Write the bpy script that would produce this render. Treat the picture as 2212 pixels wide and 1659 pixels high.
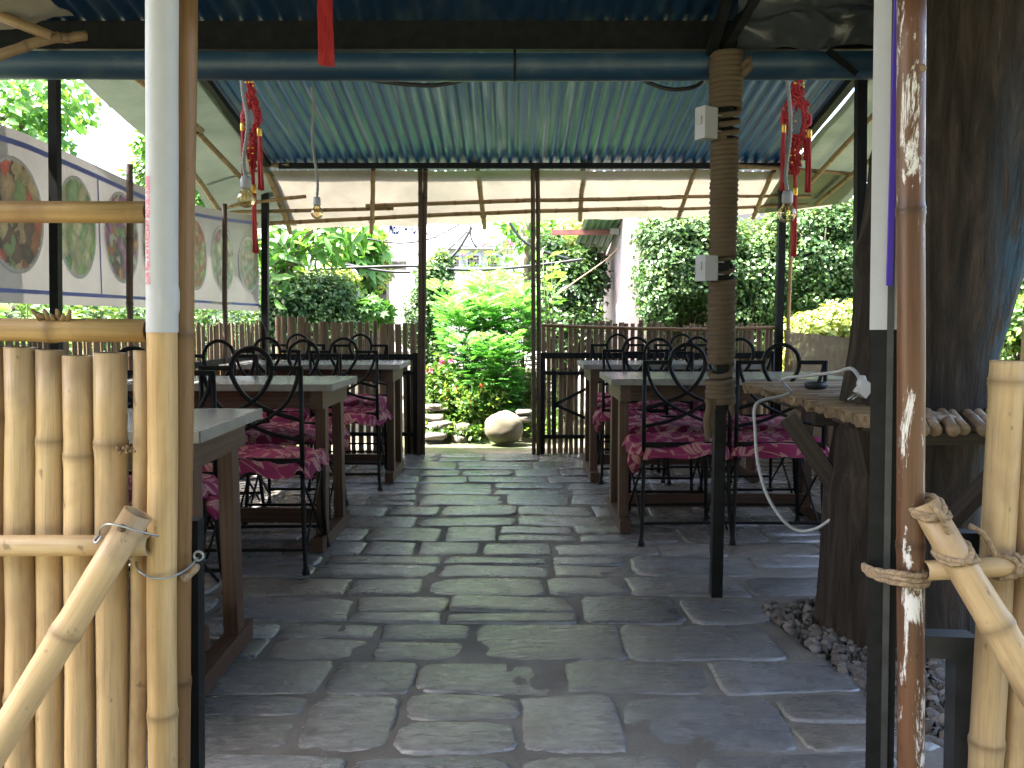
import bpy, bmesh, math, random
import numpy as np
from mathutils import Vector, Matrix, noise as mnoise
random.seed(7); rng = np.random.default_rng(7)
R = math.radians
scene = bpy.context.scene
for _o in list(bpy.data.objects): bpy.data.objects.remove(_o)
COL = scene.collection

# ------------------------------------------------------------------ camera, sky, sun, exposure
CAM_H, PITCH, F = 1.08, R(4.30), 1855.0          # F, u, v: pixels of a 2212 x 1659 picture
cd = bpy.data.cameras.new('camera'); cam = bpy.data.objects.new('camera', cd); COL.objects.link(cam)
cam.location = (0, 0, CAM_H); cam.rotation_euler = (R(90) - PITCH, 0, 0)
cd.sensor_width = 36; cd.lens = F / 2212 * 36; cd.clip_start = 0.05; cd.clip_end = 400
scene.camera = cam
SUN_EL, SUN_AZ = R(64), R(-102)                    # azimuth from +Y towards +X
sun_dir = Vector((math.sin(SUN_AZ) * math.cos(SUN_EL), math.cos(SUN_AZ) * math.cos(SUN_EL), math.sin(SUN_EL)))
w = bpy.data.worlds.new('World'); scene.world = w; w.use_nodes = True
nt = w.node_tree; bg = nt.nodes['Background']
sky = nt.nodes.new('ShaderNodeTexSky'); sky.sky_type = 'NISHITA'; sky.sun_disc = False
sky.sun_elevation = SUN_EL; sky.sun_rotation = SUN_AZ; sky.air_density = 1.0; sky.dust_density = 6.0
nt.links.new(sky.outputs[0], bg.inputs[0]); bg.inputs[1].default_value = 0.15
sl = bpy.data.lights.new('sun', 'SUN'); so = bpy.data.objects.new('sun', sl); COL.objects.link(so)
sl.energy = 5.0; sl.angle = R(0.6); sl.color = (1.0, 0.95, 0.86)
so.rotation_euler = (-sun_dir).to_track_quat('-Z', 'Y').to_euler()
scene.view_settings.view_transform = 'Standard'; scene.view_settings.look = 'None'
scene.view_settings.exposure = 3.4; scene.view_settings.gamma = 1
scene.view_settings.use_curve_mapping = False
try:
    scene.cycles.max_bounces = 8; scene.cycles.transparent_max_bounces = 12
    scene.cycles.use_denoising = True
except Exception: pass

def P(u, v, Y):
    """world point at depth Y seen at photo pixel (u, v)"""
    x = (u - 1106) / F; y = (829.5 - v) / F
    d = Vector((x, math.cos(PITCH) + y * math.sin(PITCH), -math.sin(PITCH) + y * math.cos(PITCH)))
    return Vector((0, 0, CAM_H)) + d * (Y / d.y)
def G(u, v, z=0.0):
    x = (u - 1106) / F; y = (829.5 - v) / F
    d = Vector((x, math.cos(PITCH) + y * math.sin(PITCH), -math.sin(PITCH) + y * math.cos(PITCH)))
    return Vector((0, 0, CAM_H)) + d * ((z - CAM_H) / d.z)

# ------------------------------------------------------------------ object helpers
def origin_of(o):
    p = Vector((0, 0, 0))
    while o is not None:
        p = p + o.location; o = o.parent
    return p
def tag(o, label=None, cat=None, group=None, kind=None):
    if label: o['label'] = label
    if cat: o['category'] = cat
    if group: o['group'] = group
    if kind: o['kind'] = kind
    return o
def thing(name, label, cat, loc=(0, 0, 0), rz=0, group=None, kind=None):
    o = bpy.data.objects.new(name, None); COL.objects.link(o)
    o.location = loc; o.rotation_euler = (0, 0, rz); o.empty_display_size = 0.1
    return tag(o, label, cat, group, kind)
def copy_tree(o, parent=None, memo=None):
    c = o.copy(); COL.objects.link(c); c.parent = parent
    for ch in list(o.children): copy_tree(ch, c)
    return c

class MB:
    """collects shapes; build() links them as ONE mesh object"""
    def __init__(s): s.v = []; s.f = []; s.uv = []; s.nd = []; s.flat = set()
    def add(s, vs, fs, uvs=None, nds=None, flat=False):
        b = len(s.v); s.v += [tuple(q) for q in vs]
        n = len(vs)
        s.uv += list(uvs) if uvs is not None else [(q[0], q[1]) for q in vs]
        s.nd += list(nds) if nds is not None else [0.0] * n
        for f in fs:
            if flat: s.flat.add(len(s.f))
            s.f.append(tuple(b + i for i in f))
        return s
    def box(s, c, size, rot=None):
        hx, hy, hz = (q / 2 for q in size); c = Vector(c)
        q = [Vector((x, y, z)) for x in (-hx, hx) for y in (-hy, hy) for z in (-hz, hz)]
        if rot is not None: q = [rot @ p for p in q]
        ax = max(range(3), key=lambda i: size[i]); o1, o2 = [i for i in range(3) if i != ax]
        l = [(x, y, z) for x in (-hx, hx) for y in (-hy, hy) for z in (-hz, hz)]
        r0 = random.random() * 5
        uv = [(p[o1] + p[o2] + r0, p[ax] + r0) for p in l]
        return s.add([c + p for p in q], [(0, 1, 3, 2), (4, 6, 7, 5), (0, 4, 5, 1), (2, 3, 7, 6), (0, 2, 6, 4), (1, 5, 7, 3)], uv, flat=True)
    def bar(s, p0, p1, w, h, up=(0, 0, 1)):
        p0, p1 = Vector(p0), Vector(p1); d = (p1 - p0); L = d.length; d.normalize()
        up = Vector(up)
        if abs(d.dot(up)) > 0.97: up = Vector((0, 1, 0))
        x = d.cross(up).normalized(); z = x.cross(d)
        m = Matrix((x, d, z)).transposed()
        return s.box((p0 + p1) / 2, (w, L, h), m)
    def tube(s, pts, r, n=8, cap=True, closed=False, nds=None, flat=False):
        pts = [Vector(p) for p in pts]; k = len(pts)
        rs = r if isinstance(r, (list, tuple)) else [r] * k
        vs, uvs, nd = [], [], []
        ln = 0.0; r0 = random.random() * 9
        prev = None
        for i, p in enumerate(pts):
            if closed: t = pts[(i + 1) % k] - pts[i - 1]
            else: t = pts[min(i + 1, k - 1)] - pts[max(i - 1, 0)]
            if t.length < 1e-9: t = Vector((0, 0, 1))
            t.normalize()
            if prev is None:
                a = Vector((0, 1, 0)) if abs(t.y) < 0.8 else Vector((0, 0, 1))
                x = (a - t * a.dot(t)).normalized()
            else:
                x = prev - t * prev.dot(t)
                x = x.normalized() if x.length > 1e-6 else t.orthogonal().normalized()
            prev = x; y = t.cross(x)
            if i: ln += (p - pts[i - 1]).length
            for j in range(n):
                a = 2 * math.pi * j / n
                vs.append(p + (x * math.cos(a) + y * math.sin(a)) * rs[i])
                uvs.append((j / n * 0.16 + r0, ln + r0)); nd.append(nds[i] if nds else 0.0)
        fs = []
        for i in range(k if closed else k - 1):
            for j in range(n):
                a, b = i * n + j, i * n + (j + 1) % n
                c, d = ((i + 1) % k) * n + (j + 1) % n, ((i + 1) % k) * n + j
                fs.append((a, b, c, d))
        if cap and not closed:
            fs.append(tuple(range(n - 1, -1, -1))); fs.append(tuple((k - 1) * n + j for j in range(n)))
        return s.add(vs, fs, uvs, nd, flat)
    def lathe(s, prof, c, n=20, axis='z'):
        c = Vector(c); vs = []; fs = []
        for (r, z) in prof:
            for j in range(n):
                a = 2 * math.pi * j / n
                p = Vector((r * math.cos(a), r * math.sin(a), z))
                if axis == 'y': p = Vector((p.x, p.z, p.y))
                if axis == 'x': p = Vector((p.z, p.x, p.y))
                vs.append(c + p)
        for i in range(len(prof) - 1):
            for j in range(n):
                a, b = i * n + j, i * n + (j + 1) % n
                fs.append((a, b, b + n, a + n))
        return s.add(vs, fs)
    def grid(s, fn, nu, nv, uvfn=None):
        vs = [fn(i / nu, j / nv) for j in range(nv + 1) for i in range(nu + 1)]
        uv = [uvfn(i / nu, j / nv) if uvfn else (i / nu, j / nv) for j in range(nv + 1) for i in range(nu + 1)]
        fs = [(j * (nu + 1) + i, j * (nu + 1) + i + 1, (j + 1) * (nu + 1) + i + 1, (j + 1) * (nu + 1) + i) for j in range(nv) for i in range(nu)]
        return s.add(vs, fs, uv)
    def mesh(s, name, mat, off=None, smooth=True):
        me = bpy.data.meshes.new(name)
        v = s.v if off is None else [(q[0] - off[0], q[1] - off[1], q[2] - off[2]) for q in s.v]
        me.from_pydata(v, [], s.f)
        uvl = me.uv_layers.new(name='UVMap')
        li = np.zeros(len(me.loops), dtype=np.int32); me.loops.foreach_get('vertex_index', li)
        uvl.data.foreach_set('uv', np.array(s.uv, dtype=np.float32)[li].ravel())
        if any(s.nd):
            at = me.attributes.new('nd', 'FLOAT', 'POINT'); at.data.foreach_set('value', np.array(s.nd, dtype=np.float32))
        if smooth:
            sm = np.ones(len(me.polygons), dtype=bool)
            for i in s.flat: sm[i] = False
            me.polygons.foreach_set('use_smooth', sm)
        me.materials.append(mat); me.update()
        return me
    def build(s, name, mat, parent=None, smooth=True, local=False, loc=None):
        off = None if (parent is None or local) else origin_of(parent)
        if loc is not None: off = Vector(loc)
        me = s.mesh(name, mat, off, smooth)
        o = bpy.data.objects.new(name, me); COL.objects.link(o); o.parent = parent
        if loc is not None and parent is None: o.location = loc
        if loc is not None and parent is not None: o.location = Vector(loc) - origin_of(parent)
        return o

def catmull(pts, n=6, closed=False):
    pts = [Vector(p) for p in pts]; k = len(pts); out = []
    rngi = range(k if closed else k - 1)
    for i in rngi:
        p0 = pts[(i - 1) % k] if closed or i else pts[0]; p1 = pts[i]; p2 = pts[(i + 1) % k]
        p3 = pts[(i + 2) % k] if closed or i + 2 < k else pts[-1]
        for j in range(n):
            t = j / n
            out.append(0.5 * ((2 * p1) + (p2 - p0) * t + (2 * p0 - 5 * p1 + 4 * p2 - p3) * t * t + (3 * p1 - p0 - 3 * p2 + p3) * t ** 3))
    if not closed: out.append(pts[-1])
    return out

def culm(mb, p0, p1, r, nodes=None, n=12, bend=0.0, taper=0.0, hollow=True, gap=None, ridge=1.0):
    """one bamboo culm from p0 to p1: swollen rings at the nodes, open sawn ends"""
    p0, p1 = Vector(p0), Vector(p1); L = (p1 - p0).length
    if nodes is None:
        g = gap or 0.34; t = random.uniform(0.1, 0.9) * g; nodes = []
        while t < L - 0.02:
            nodes.append(t / L); t += g * random.uniform(0.85, 1.15)
    st = {0.0: (1.0, 0.15), 1.0: (1.0, 0.15)}
    k = max(2, int(L / 0.12))
    for i in range(1, k): st[i / k] = (1.0, 0.0)
    dr = 0.006 / L
    for t in nodes:
        for q in list(st):
            if 0 < q < 1 and abs(q - t) < 6 * dr: del st[q]
        for o_, rr, nd in ((-5.0, 1.0, 0.0), (-2.2, 1.035, 0.25), (-0.8, 1.09, 0.75), (-0.15, 1.055, 1.0), (0.3, 1.10, 0.8), (1.1, 1.03, 0.4), (2.6, 1.0, 0.12), (5.0, 0.995, 0.0)):
            q = t + o_ * dr
            if 0.001 < q < 0.999: st[q] = (1 + (rr - 1) * ridge, nd)
    ts = sorted(st); a = (p1 - p0).normalized(); side = a.orthogonal().normalized()
    ph = random.random() * 6.28; side = Matrix.Rotation(ph, 3, a) @ side
    pts, rs, nds = [], [], []
    for t in ts:
        pts.append(p0.lerp(p1, t) + side * (bend * math.sin(t * math.pi) + 0.0015 * math.sin(t * 17 + ph)))
        rs.append(r * st[t][0] * (1 - taper * t)); nds.append(st[t][1])
    if hollow:
        for e in (0, -1):
            pe, re = pts[e], rs[e]; q = a * (0.03 if e == 0 else -0.03)
            extra = [(pe, re * 0.80, 0.5), (pe + q, re * 0.76, 1.0), (pe + q, 0.0005, 1.0)]  # inside of the open end darkened through nd, its shade put into the colour
            if e == 0:
                for (x, y, z) in extra: pts.insert(0, x); rs.insert(0, y); nds.insert(0, z)
            else:
                for (x, y, z) in extra: pts.append(x); rs.append(y); nds.append(z)
        # straight frames along the axis so the hollow end does not flip
        vs, uvs, nd = [], [], []; x = a.orthogonal().normalized(); y = a.cross(x); r0 = random.random() * 9
        # seam away from the camera
        b = Vector((0, 1, 0)); b = b - a * b.dot(a)
        if b.length > 0.2: x = b.normalized(); y = a.cross(x)
        for i, p in enumerate(pts):
            ln = (p - p0).dot(a)
            for j in range(n):
                an = 2 * math.pi * j / n
                vs.append(p + (x * math.cos(an) + y * math.sin(an)) * rs[i]); uvs.append((j / n * 0.16 + r0, ln + r0)); nd.append(nds[i])
        fs = [(i * n + j, i * n + (j + 1) % n, (i + 1) * n + (j + 1) % n, (i + 1) * n + j) for i in range(len(pts) - 1) for j in range(n)]
        mb.add(vs, fs, uvs, nd)
    else:
        mb.tube(pts, rs, n, nds=nds)
    return mb

# ------------------------------------------------------------------ leaf clouds (many small leaf faces, one mesh)
T_LEAF = (np.array([[0, 0, 0], [.32, .45, .10], [0, 1, -.06], [-.32, .45, .10]]), np.array([[0, 1, 2], [0, 2, 3]]))
T_LONG = (np.array([[0, 0, 0], [.15, .35, .05], [.13, .7, .02], [0, 1.05, -.18], [-.13, .7, .02], [-.15, .35, .05], [0, .5, -.02]]),
          np.array([[0, 1, 6], [1, 2, 6], [2, 3, 6], [3, 4, 6], [4, 5, 6], [5, 0, 6]]))
def _frond(pairs=5):
    v, f = [], []
    def lobe(p, d, L, wd):
        b = len(v); d = Vector(d).normalized(); s_ = Vector((-d.y, d.x, 0)); p = Vector(p)
        v.extend([p, p + d * L * .45 + s_ * wd + Vector((0, 0, .01)), p + d * L + Vector((0, 0, -.05 * L * 4)), p + d * L * .45 - s_ * wd + Vector((0, 0, .01))])
        f.extend([(b, b + 1, b + 2), (b, b + 2, b + 3)])
    lobe((0, 0, 0), (0, 1, 0), 0.62, .022)
    for i in range(pairs):
        t = .12 + .75 * i / pairs; L = .42 * (1 - abs(t - .42) * 1.1)
        for sx in (-1, 1):
            lobe((0, t, -.12 * t * t), (sx * 1.0, .75, 0), L, .05)
            p = Vector((sx * L * .5, t + L * .38, -.12 * t * t)); lobe(p, (sx * .35, 1, 0), L * .45, .035)
    lobe((0, .78, -.07), (0, 1, 0), .3, .055)
    return np.array([tuple(q) for q in v]), np.array(f)
T_FROND = _frond()
def _palmate():
    v, f = [], []
    for a, L in ((-100, .45), (-58, .75), (-20, .95), (20, .95), (58, .75), (100, .45)):
        b = len(v); d = Vector((math.sin(R(a)), math.cos(R(a)), 0)); s_ = Vector((-d.y, d.x, 0))
        v.extend([Vector((0, 0, 0)), d * L * .5 + s_ * .16, d * L + Vector((0, 0, -.12)), d * L * .5 - s_ * .16]); f.extend([(b, b + 1, b + 2), (b, b + 2, b + 3)])
    return np.array([tuple(q) for q in v]), np.array(f)
T_PALM = _palmate()
def T_fan():
    v, f = [], []
    for a in range(-80, 81, 16):
        b = len(v); d = Vector((math.sin(R(a)), math.cos(R(a)), 0)); s_ = Vector((-d.y, d.x, 0))
        v.extend([Vector((0, 0, 0)), d * .5 + s_ * .05, d + Vector((0, 0, -.1)), d * .5 - s_ * .05]); f.extend([(b, b + 1, b + 2), (b, b + 2, b + 3)])
    return np.array([tuple(q) for q in v]), np.array(f)
def leaves(name, mat, pos, dirs, size, tmpl=T_LEAF, parent=None, tint=None, upj=0.5, size_j=0.3, out=None):
    pos = np.asarray(pos, dtype=float); N = len(pos); dirs = np.asarray(dirs, dtype=float)
    y = dirs / (np.linalg.norm(dirs, axis=1, keepdims=True) + 1e-9)
    up = np.array([0, 0, 1.0]) + rng.normal(0, upj, (N, 3))
    if out is not None:            # leaf blades face outward and upward, laid like shingles
        up = np.asarray(out) * .9 + np.array([0, 0, .65]) + rng.normal(0, .55, (N, 3))
        t_ = rng.normal(0, 1, (N, 3)) + np.array([0, 0, -.5]); y = t_ - up * (np.sum(t_ * up, 1) / np.sum(up * up, 1))[:, None]; y /= (np.linalg.norm(y, axis=1, keepdims=True) + 1e-9)
    x = np.cross(y, up); x /= (np.linalg.norm(x, axis=1, keepdims=True) + 1e-9); z = np.cross(x, y)
    sc = size * (1 + rng.uniform(-size_j, size_j, N)); tv, tf = tmpl; k = len(tv)
    V = pos[:, None, :] + sc[:, None, None] * (tv[None, :, 0:1] * x[:, None, :] + tv[None, :, 1:2] * y[:, None, :] + tv[None, :, 2:3] * z[:, None, :])
    V = V.reshape(-1, 3); Fa = (tf[None] + (np.arange(N) * k)[:, None, None]).reshape(-1, 3)
    off = origin_of(parent) if parent is not None else Vector((0, 0, 0))
    V = V - np.array(off)
    me = bpy.data.meshes.new(name); me.vertices.add(len(V)); me.vertices.foreach_set('co', V.astype(np.float32).ravel())
    me.loops.add(Fa.size); me.loops.foreach_set('vertex_index', Fa.astype(np.int32).ravel())
    me.polygons.add(len(Fa)); me.polygons.foreach_set('loop_start', (np.arange(len(Fa)) * 3).astype(np.int32))
    me.polygons.foreach_set('loop_total', np.full(len(Fa), 3, dtype=np.int32))
    tn = rng.uniform(0, 1, N) if tint is None else np.asarray(tint)
    at = me.attributes.new('tint', 'FLOAT', 'POINT'); at.data.foreach_set('value', np.repeat(tn, k).astype(np.float32))
    me.update(calc_edges=True); me.validate(); me.materials.append(mat)
    o = bpy.data.objects.new(name, me); COL.objects.link(o); o.parent = parent
    return o
def blob_points(blobs, n, depth=0.35):
    """points in the outer shell of a union of lumpy ellipsoids: (centre, radii)"""
    wts = np.array([r[0] * r[1] + r[1] * r[2] + r[0] * r[2] for c, r in blobs]); wts /= wts.sum()
    ps, ds = [], []
    for (c, r), k in zip(blobs, rng.multinomial(n, wts)):
        d = rng.normal(0, 1, (k, 3)); d /= np.linalg.norm(d, axis=1, keepdims=True)
        lump = 1 + 0.13 * np.sin(d[:, 0] * 7 + c[0] * 9) * np.sin(d[:, 2] * 6 + c[1] * 5) + 0.10 * np.sin(d[:, 1] * 11 + d[:, 2] * 9 + c[2] * 3)
        rad = lump * (1 - depth * rng.random(k) ** 1.6 + rng.normal(0, .04, k))
        ps.append(np.array(c) + d * np.array(r) * rad[:, None]); ds.append(d)
    p = np.concatenate(ps); d = np.concatenate(ds)
    return p, d
def leaf_dirs(d, droop=0.25, j=0.7):
    return d + rng.normal(0, j, d.shape) + np.array([0, 0, -droop])
# ------------------------------------------------------------------ procedural materials
class MG:
    def __init__(s, name):
        s.m = bpy.data.materials.new(name); s.m.use_nodes = True; s.nt = s.m.node_tree
        s.b = s.nt.nodes['Principled BSDF']; s.out = s.nt.nodes['Material Output']
    def n(s, typ, props=None, **inp):
        nd = s.nt.nodes.new('ShaderNode' + typ)
        for k, v in (props or {}).items(): setattr(nd, k, v)
        for k, v in inp.items():
            sk = nd.inputs[int(k[1:])] if k[0] == '_' else nd.inputs[k]
            s.set(sk, v)
        return nd
    def set(s, sk, v):
        if isinstance(v, bpy.types.Node): v = v.outputs[0]
        if isinstance(v, bpy.types.NodeSocket): s.nt.links.new(v, sk)
        else:
            try: sk.default_value = v
            except Exception: sk.default_value = (*v, 1.0)
    def p(s, **kw):
        for k, v in kw.items():
            s.set(s.b.inputs[k.replace('_', ' ')], v)
        return s
    def uv(s, sx=1, sy=1, sz=1):
        return s.n('Mapping', Vector=s.n('TexCoord').outputs['UV'], Scale=(sx, sy, sz)).outputs[0]
    def obj(s, sx=1, sy=1, sz=1, rnd=False):
        v = s.n('TexCoord').outputs['Object']
        if rnd:
            o = s.n('ObjectInfo').outputs['Random']
            m = s.math('MULTIPLY', o, 37.0)
            v = s.n('VectorMath', {'operation': 'ADD'}, _0=v, _1=s.n('CombineXYZ', X=m, Y=m, Z=m)).outputs[0]
        return s.n('Mapping', Vector=v, Scale=(sx, sy, sz)).outputs[0]
    def rnd(s): return s.n('ObjectInfo').outputs['Random']
    def noise(s, vec, scale, detail=4, rough=0.55, dist=0.0):
        return s.n('TexNoise', Vector=vec, Scale=scale, Detail=detail, Roughness=rough, Distortion=dist).outputs[0]
    def math(s, op, a, b=0.0, c=0.0, clamp=False):
        nd = s.n('Math', {'operation': op, 'use_clamp': clamp}, _0=a, _1=b)
        if op in ('MULTIPLY_ADD', 'SMOOTH_MIN', 'COMPARE'): s.set(nd.inputs[2], c)
        return nd.outputs[0]
    def ramp(s, fac, *stops):
        nd = s.n('ValToRGB', Fac=fac); el = nd.color_ramp.elements
        while len(el) < len(stops): el.new(0.5)
        for e, (p, c) in zip(el, stops):
            e.position = p; e.color = (*c, 1) if not isinstance(c, (int, float)) else (c, c, c, 1)
        return nd.outputs[0]
    def step(s, fac, a, b):
        return s.n('MapRange', {'clamp': True}, _0=fac, _1=a, _2=b, _3=0.0, _4=1.0).outputs[0]
    def mix(s, fac, a, b, blend='MIX'):
        return s.n('MixRGB', {'blend_type': blend}, Fac=fac, Color1=a if not isinstance(a, tuple) else (*a[:3], 1), Color2=b if not isinstance(b, tuple) else (*b[:3], 1)).outputs[0]
    def bump(s, h, strength=0.3, dist=0.01):
        nd = s.n('Bump', Height=h, Strength=strength, Distance=dist); s.nt.links.new(nd.outputs[0], s.b.inputs['Normal']); return s
    def attr(s, name): return s.n('Attribute', {'attribute_name': name}).outputs['Fac']

def m_bamboo(name, c1, c2, dark, rough=0.42, paint=0.0, var=0.25, blotch=0.5, pscale=15):
    g = MG(name)
    st = g.noise(g.uv(55, 2.2, 1), 1.0, 5, 0.6)
    fine = g.noise(g.uv(260, 7, 1), 1.0, 3, 0.6)
    big = g.noise(g.obj(1, 1, .45, rnd=True), 7.0, 4, 0.6, .4)
    col = g.ramp(st, (0.34, c2), (0.62, c1))
    col = g.mix(g.math('MULTIPLY', g.step(fine, .52, .75), .42), col, tuple(q * .62 for q in dark))
    col = g.mix(g.math('MULTIPLY', g.step(big, .50, .74), blotch), col, dark)
    sp = g.noise(g.obj(1, 1, .6, rnd=True), 46.0, 2, .5)
    col = g.mix(g.math('MULTIPLY', g.step(sp, .70, .76), .55), col, tuple(q * .35 for q in dark))
    nd = g.attr('nd')  # node scars, plus the shade painted inside hollow ends
    col = g.mix(g.math('MULTIPLY', nd, .62), col, tuple(q * .55 for q in dark))
    val = g.math('MULTIPLY_ADD', g.rnd(), var, 1 - var / 2)
    col = g.mix(1.0, col, g.n('CombineXYZ', X=val, Y=val, Z=val).outputs[0], 'MULTIPLY')
    if paint:
        pn = g.math('ADD', g.math('MULTIPLY', g.noise(g.obj(1, 1, .22, rnd=True), pscale, 8, .78, .5), .6), g.math('MULTIPLY', g.noise(g.obj(1, 1, .4, rnd=True), 5.5, 2, .5), .4))
        pm = g.step(pn, .66 - paint, .685 - paint); col = g.mix(g.math('MULTIPLY', pm, .85), col, (.72, .70, .68))
    g.p(Base_Color=col, Roughness=g.math('MULTIPLY_ADD', st, .3, rough - .12), Specular_IOR_Level=.4)
    g.bump(g.math('ADD', st, g.math('MULTIPLY', fine, .6)), .22, .003)
    return g.m
M = {}
M['bamboo_pale'] = m_bamboo('bamboo_pale', (0.5580, 0.3999, 0.2185), (0.4650, 0.3162, 0.1535), (0.2325, 0.1442, 0.0791), paint=.018, blotch=.8)
M['bamboo_post'] = m_bamboo('bamboo_post', (0.5580, 0.3860, 0.1906), (0.4278, 0.2697, 0.1116), (0.2790, 0.1628, 0.0698), blotch=.5, var=.05)
M['bamboo_brown'] = m_bamboo('bamboo_brown', (0.2160, 0.1187, 0.0459), (0.1566, 0.0783, 0.0270), (0.0864, 0.0405, 0.0163), var=.08)
M['bamboo_painted'] = m_bamboo('bamboo_painted', (.138, .066, .033), (.09, .039, .018), (.048, .023, .012), paint=.115, var=.02, rough=.36, pscale=26)
M['bamboo_rail'] = m_bamboo('bamboo_rail', (0.3625, 0.2330, 0.0906), (0.2719, 0.1618, 0.0583), (0.1618, 0.0841, 0.0323), blotch=.7, var=.1)
M['bamboo_grey'] = m_bamboo('bamboo_grey', (0.2470, 0.1690, 0.0975), (0.1690, 0.1105, 0.0598), (0.0780, 0.0494, 0.0286), rough=.6, var=.6)
M['bamboo_dark'] = m_bamboo('bamboo_dark', (0.0910, 0.0560, 0.0315), (0.0630, 0.0350, 0.0196), (0.0350, 0.0210, 0.0140), rough=.5, var=.3)
M['bamboo_batten'] = m_bamboo('bamboo_batten', (0.2520, 0.1750, 0.0910), (0.1890, 0.1190, 0.0560), (0.1050, 0.0630, 0.0350), rough=.55, var=.35)

def m_plain(name, col, rough=.5, metal=0.0, spec=.5, nscale=0, namt=.2, bump=0, dist=.004):
    g = MG(name); c = (*col, 1)
    if nscale:
        nz = g.noise(g.obj(1, 1, 1, rnd=True), nscale, 5, .6)
        c = g.ramp(nz, (.3, tuple(q * (1 - namt) for q in col)), (.7, tuple(min(1, q * (1 + namt)) for q in col)))
        if bump: g.bump(nz, bump, dist)
    g.p(Base_Color=c, Roughness=rough, Metallic=metal, Specular_IOR_Level=spec); return g.m
M['iron'] = m_plain('black_painted_iron', (0.0045, 0.0045, 0.005), .48, spec=.16, nscale=60, namt=.5, bump=.08)
M['steel'] = m_plain('dark_steel', (0.0077, 0.0084, 0.0091), .5, spec=.18, nscale=30, namt=.5, bump=.06)
M['steel_grey'] = m_plain('grey_steel', (0.0300, 0.0325, 0.0340), .45, nscale=25, namt=.4)
M['laminate'] = m_plain('grey_laminate', (0.1721, 0.1658, 0.1561), .24, nscale=8, namt=.06)
M['laminate_edge'] = m_plain('laminate_edge', (0.1950, 0.1800, 0.1537), .5, nscale=20, namt=.2)
M['white_plastic'] = m_plain('white_plastic', (0.3497, 0.3543, 0.3591), .4, nscale=12, namt=.05)
M['grey_plastic'] = m_plain('grey_plastic', (.32, .33, .34), .5)
M['grey_cord'] = m_plain('grey_cord', (.20, .20, .19), .6)
M['black_cable'] = m_plain('black_cable', (.018, .018, .022), .4)
M['wire'] = m_plain('galvanised_wire', (.35, .36, .37), .4, metal=.8)
M['gold'] = m_plain('gold_foil', (.75, .45, .08), .3, metal=.7)
M['bulb_brass'] = m_plain('bulb_cap', (.35, .36, .37), .35, metal=.5)
M['purple'] = m_plain('purple_print', (.07, .03, .34), .5)
M['navy'] = m_plain('blue_border_print', (.12, .15, .42), .55)
M['pink_ink'] = m_plain('pink_lettering', (.70, .12, .20), .6)
M['blue_ink'] = m_plain('blue_lettering', (.003, .010, .05), .9, spec=.1)
M['mirror'] = m_plain('small_mirror', (.30, .33, .34), .25, metal=.6)
M['wall_white'] = m_plain('white_plaster', (.80, .79, .77), .8, nscale=3, namt=.05, bump=.05)
M['wall_lilac'] = m_plain('lilac_plaster', (.33, .27, .29), .8, nscale=4, namt=.07, bump=.05)
M['red_paint'] = m_plain('maroon_paint', (.20, .07, .06), .55, nscale=12, namt=.3)
M['stone_wall'] = m_plain('old_wall_stone', (.15, .135, .12), .9, nscale=9, namt=.5, bump=.5)
M['roof_grey'] = m_plain('grey_roof_sheet', (.36, .38, .44), .5, nscale=5, namt=.1)
M['white_flex'] = m_plain('white_flex_banner', (0.4055, 0.4109, 0.4274), .55, nscale=40, namt=.03)
M['twine'] = m_plain('jute_twine', (.27, .19, .115), .9, nscale=120, namt=.5, bump=.6)
M['nail'] = m_plain('rusty_nail', (.10, .06, .04), .6)
M['hole'] = m_plain('dark_interior', (.02, .018, .016), .8)
M['brown_wood_far'] = m_plain('lattice_wood', (.10, .06, .045), .7)

def m_wood(name, c1, c2, rough=.5):
    g = MG(name)
    r1 = g.n('TexWave', {'bands_direction': 'X'}, Vector=g.uv(1, .07, 1), Scale=14.0, Distortion=7.0, Detail=3.0, _4=1.6).outputs[1]
    fine = g.noise(g.uv(170, 4, 1), 1.0, 4, .6); big = g.noise(g.obj(1, 1, 1, rnd=True), 4, 3)
    col = g.ramp(r1, (.2, c2), (.8, c1)); col = g.mix(g.math('MULTIPLY', g.step(fine, .5, .8), .4), col, tuple(q * .5 for q in c2))
    col = g.mix(g.math('MULTIPLY', g.step(big, .5, .75), .5), col, tuple(q * .6 for q in c1))
    kn = g.n('TexVoronoi', Vector=g.uv(5, 2.0, 1), Scale=1.3).outputs[0]
    col = g.mix(g.math('SUBTRACT', 1.0, g.step(kn, .05, .10)), col, tuple(q * .22 for q in c2))
    v = g.math('MULTIPLY_ADD', g.rnd(), .3, .85); col = g.mix(1.0, col, g.n('CombineXYZ', X=v, Y=v, Z=v).outputs[0], 'MULTIPLY')
    g.p(Base_Color=col, Roughness=rough); g.bump(fine, .25, .002); return g.m
M['wood'] = m_wood('table_pine', (0.0803, 0.0369, 0.0189), (0.0544, 0.0236, 0.0119))
M['wood_dark'] = m_wood('weathered_board', (0.0330, 0.0220, 0.0138), (0.0193, 0.0132, 0.0088), .75)

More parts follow.
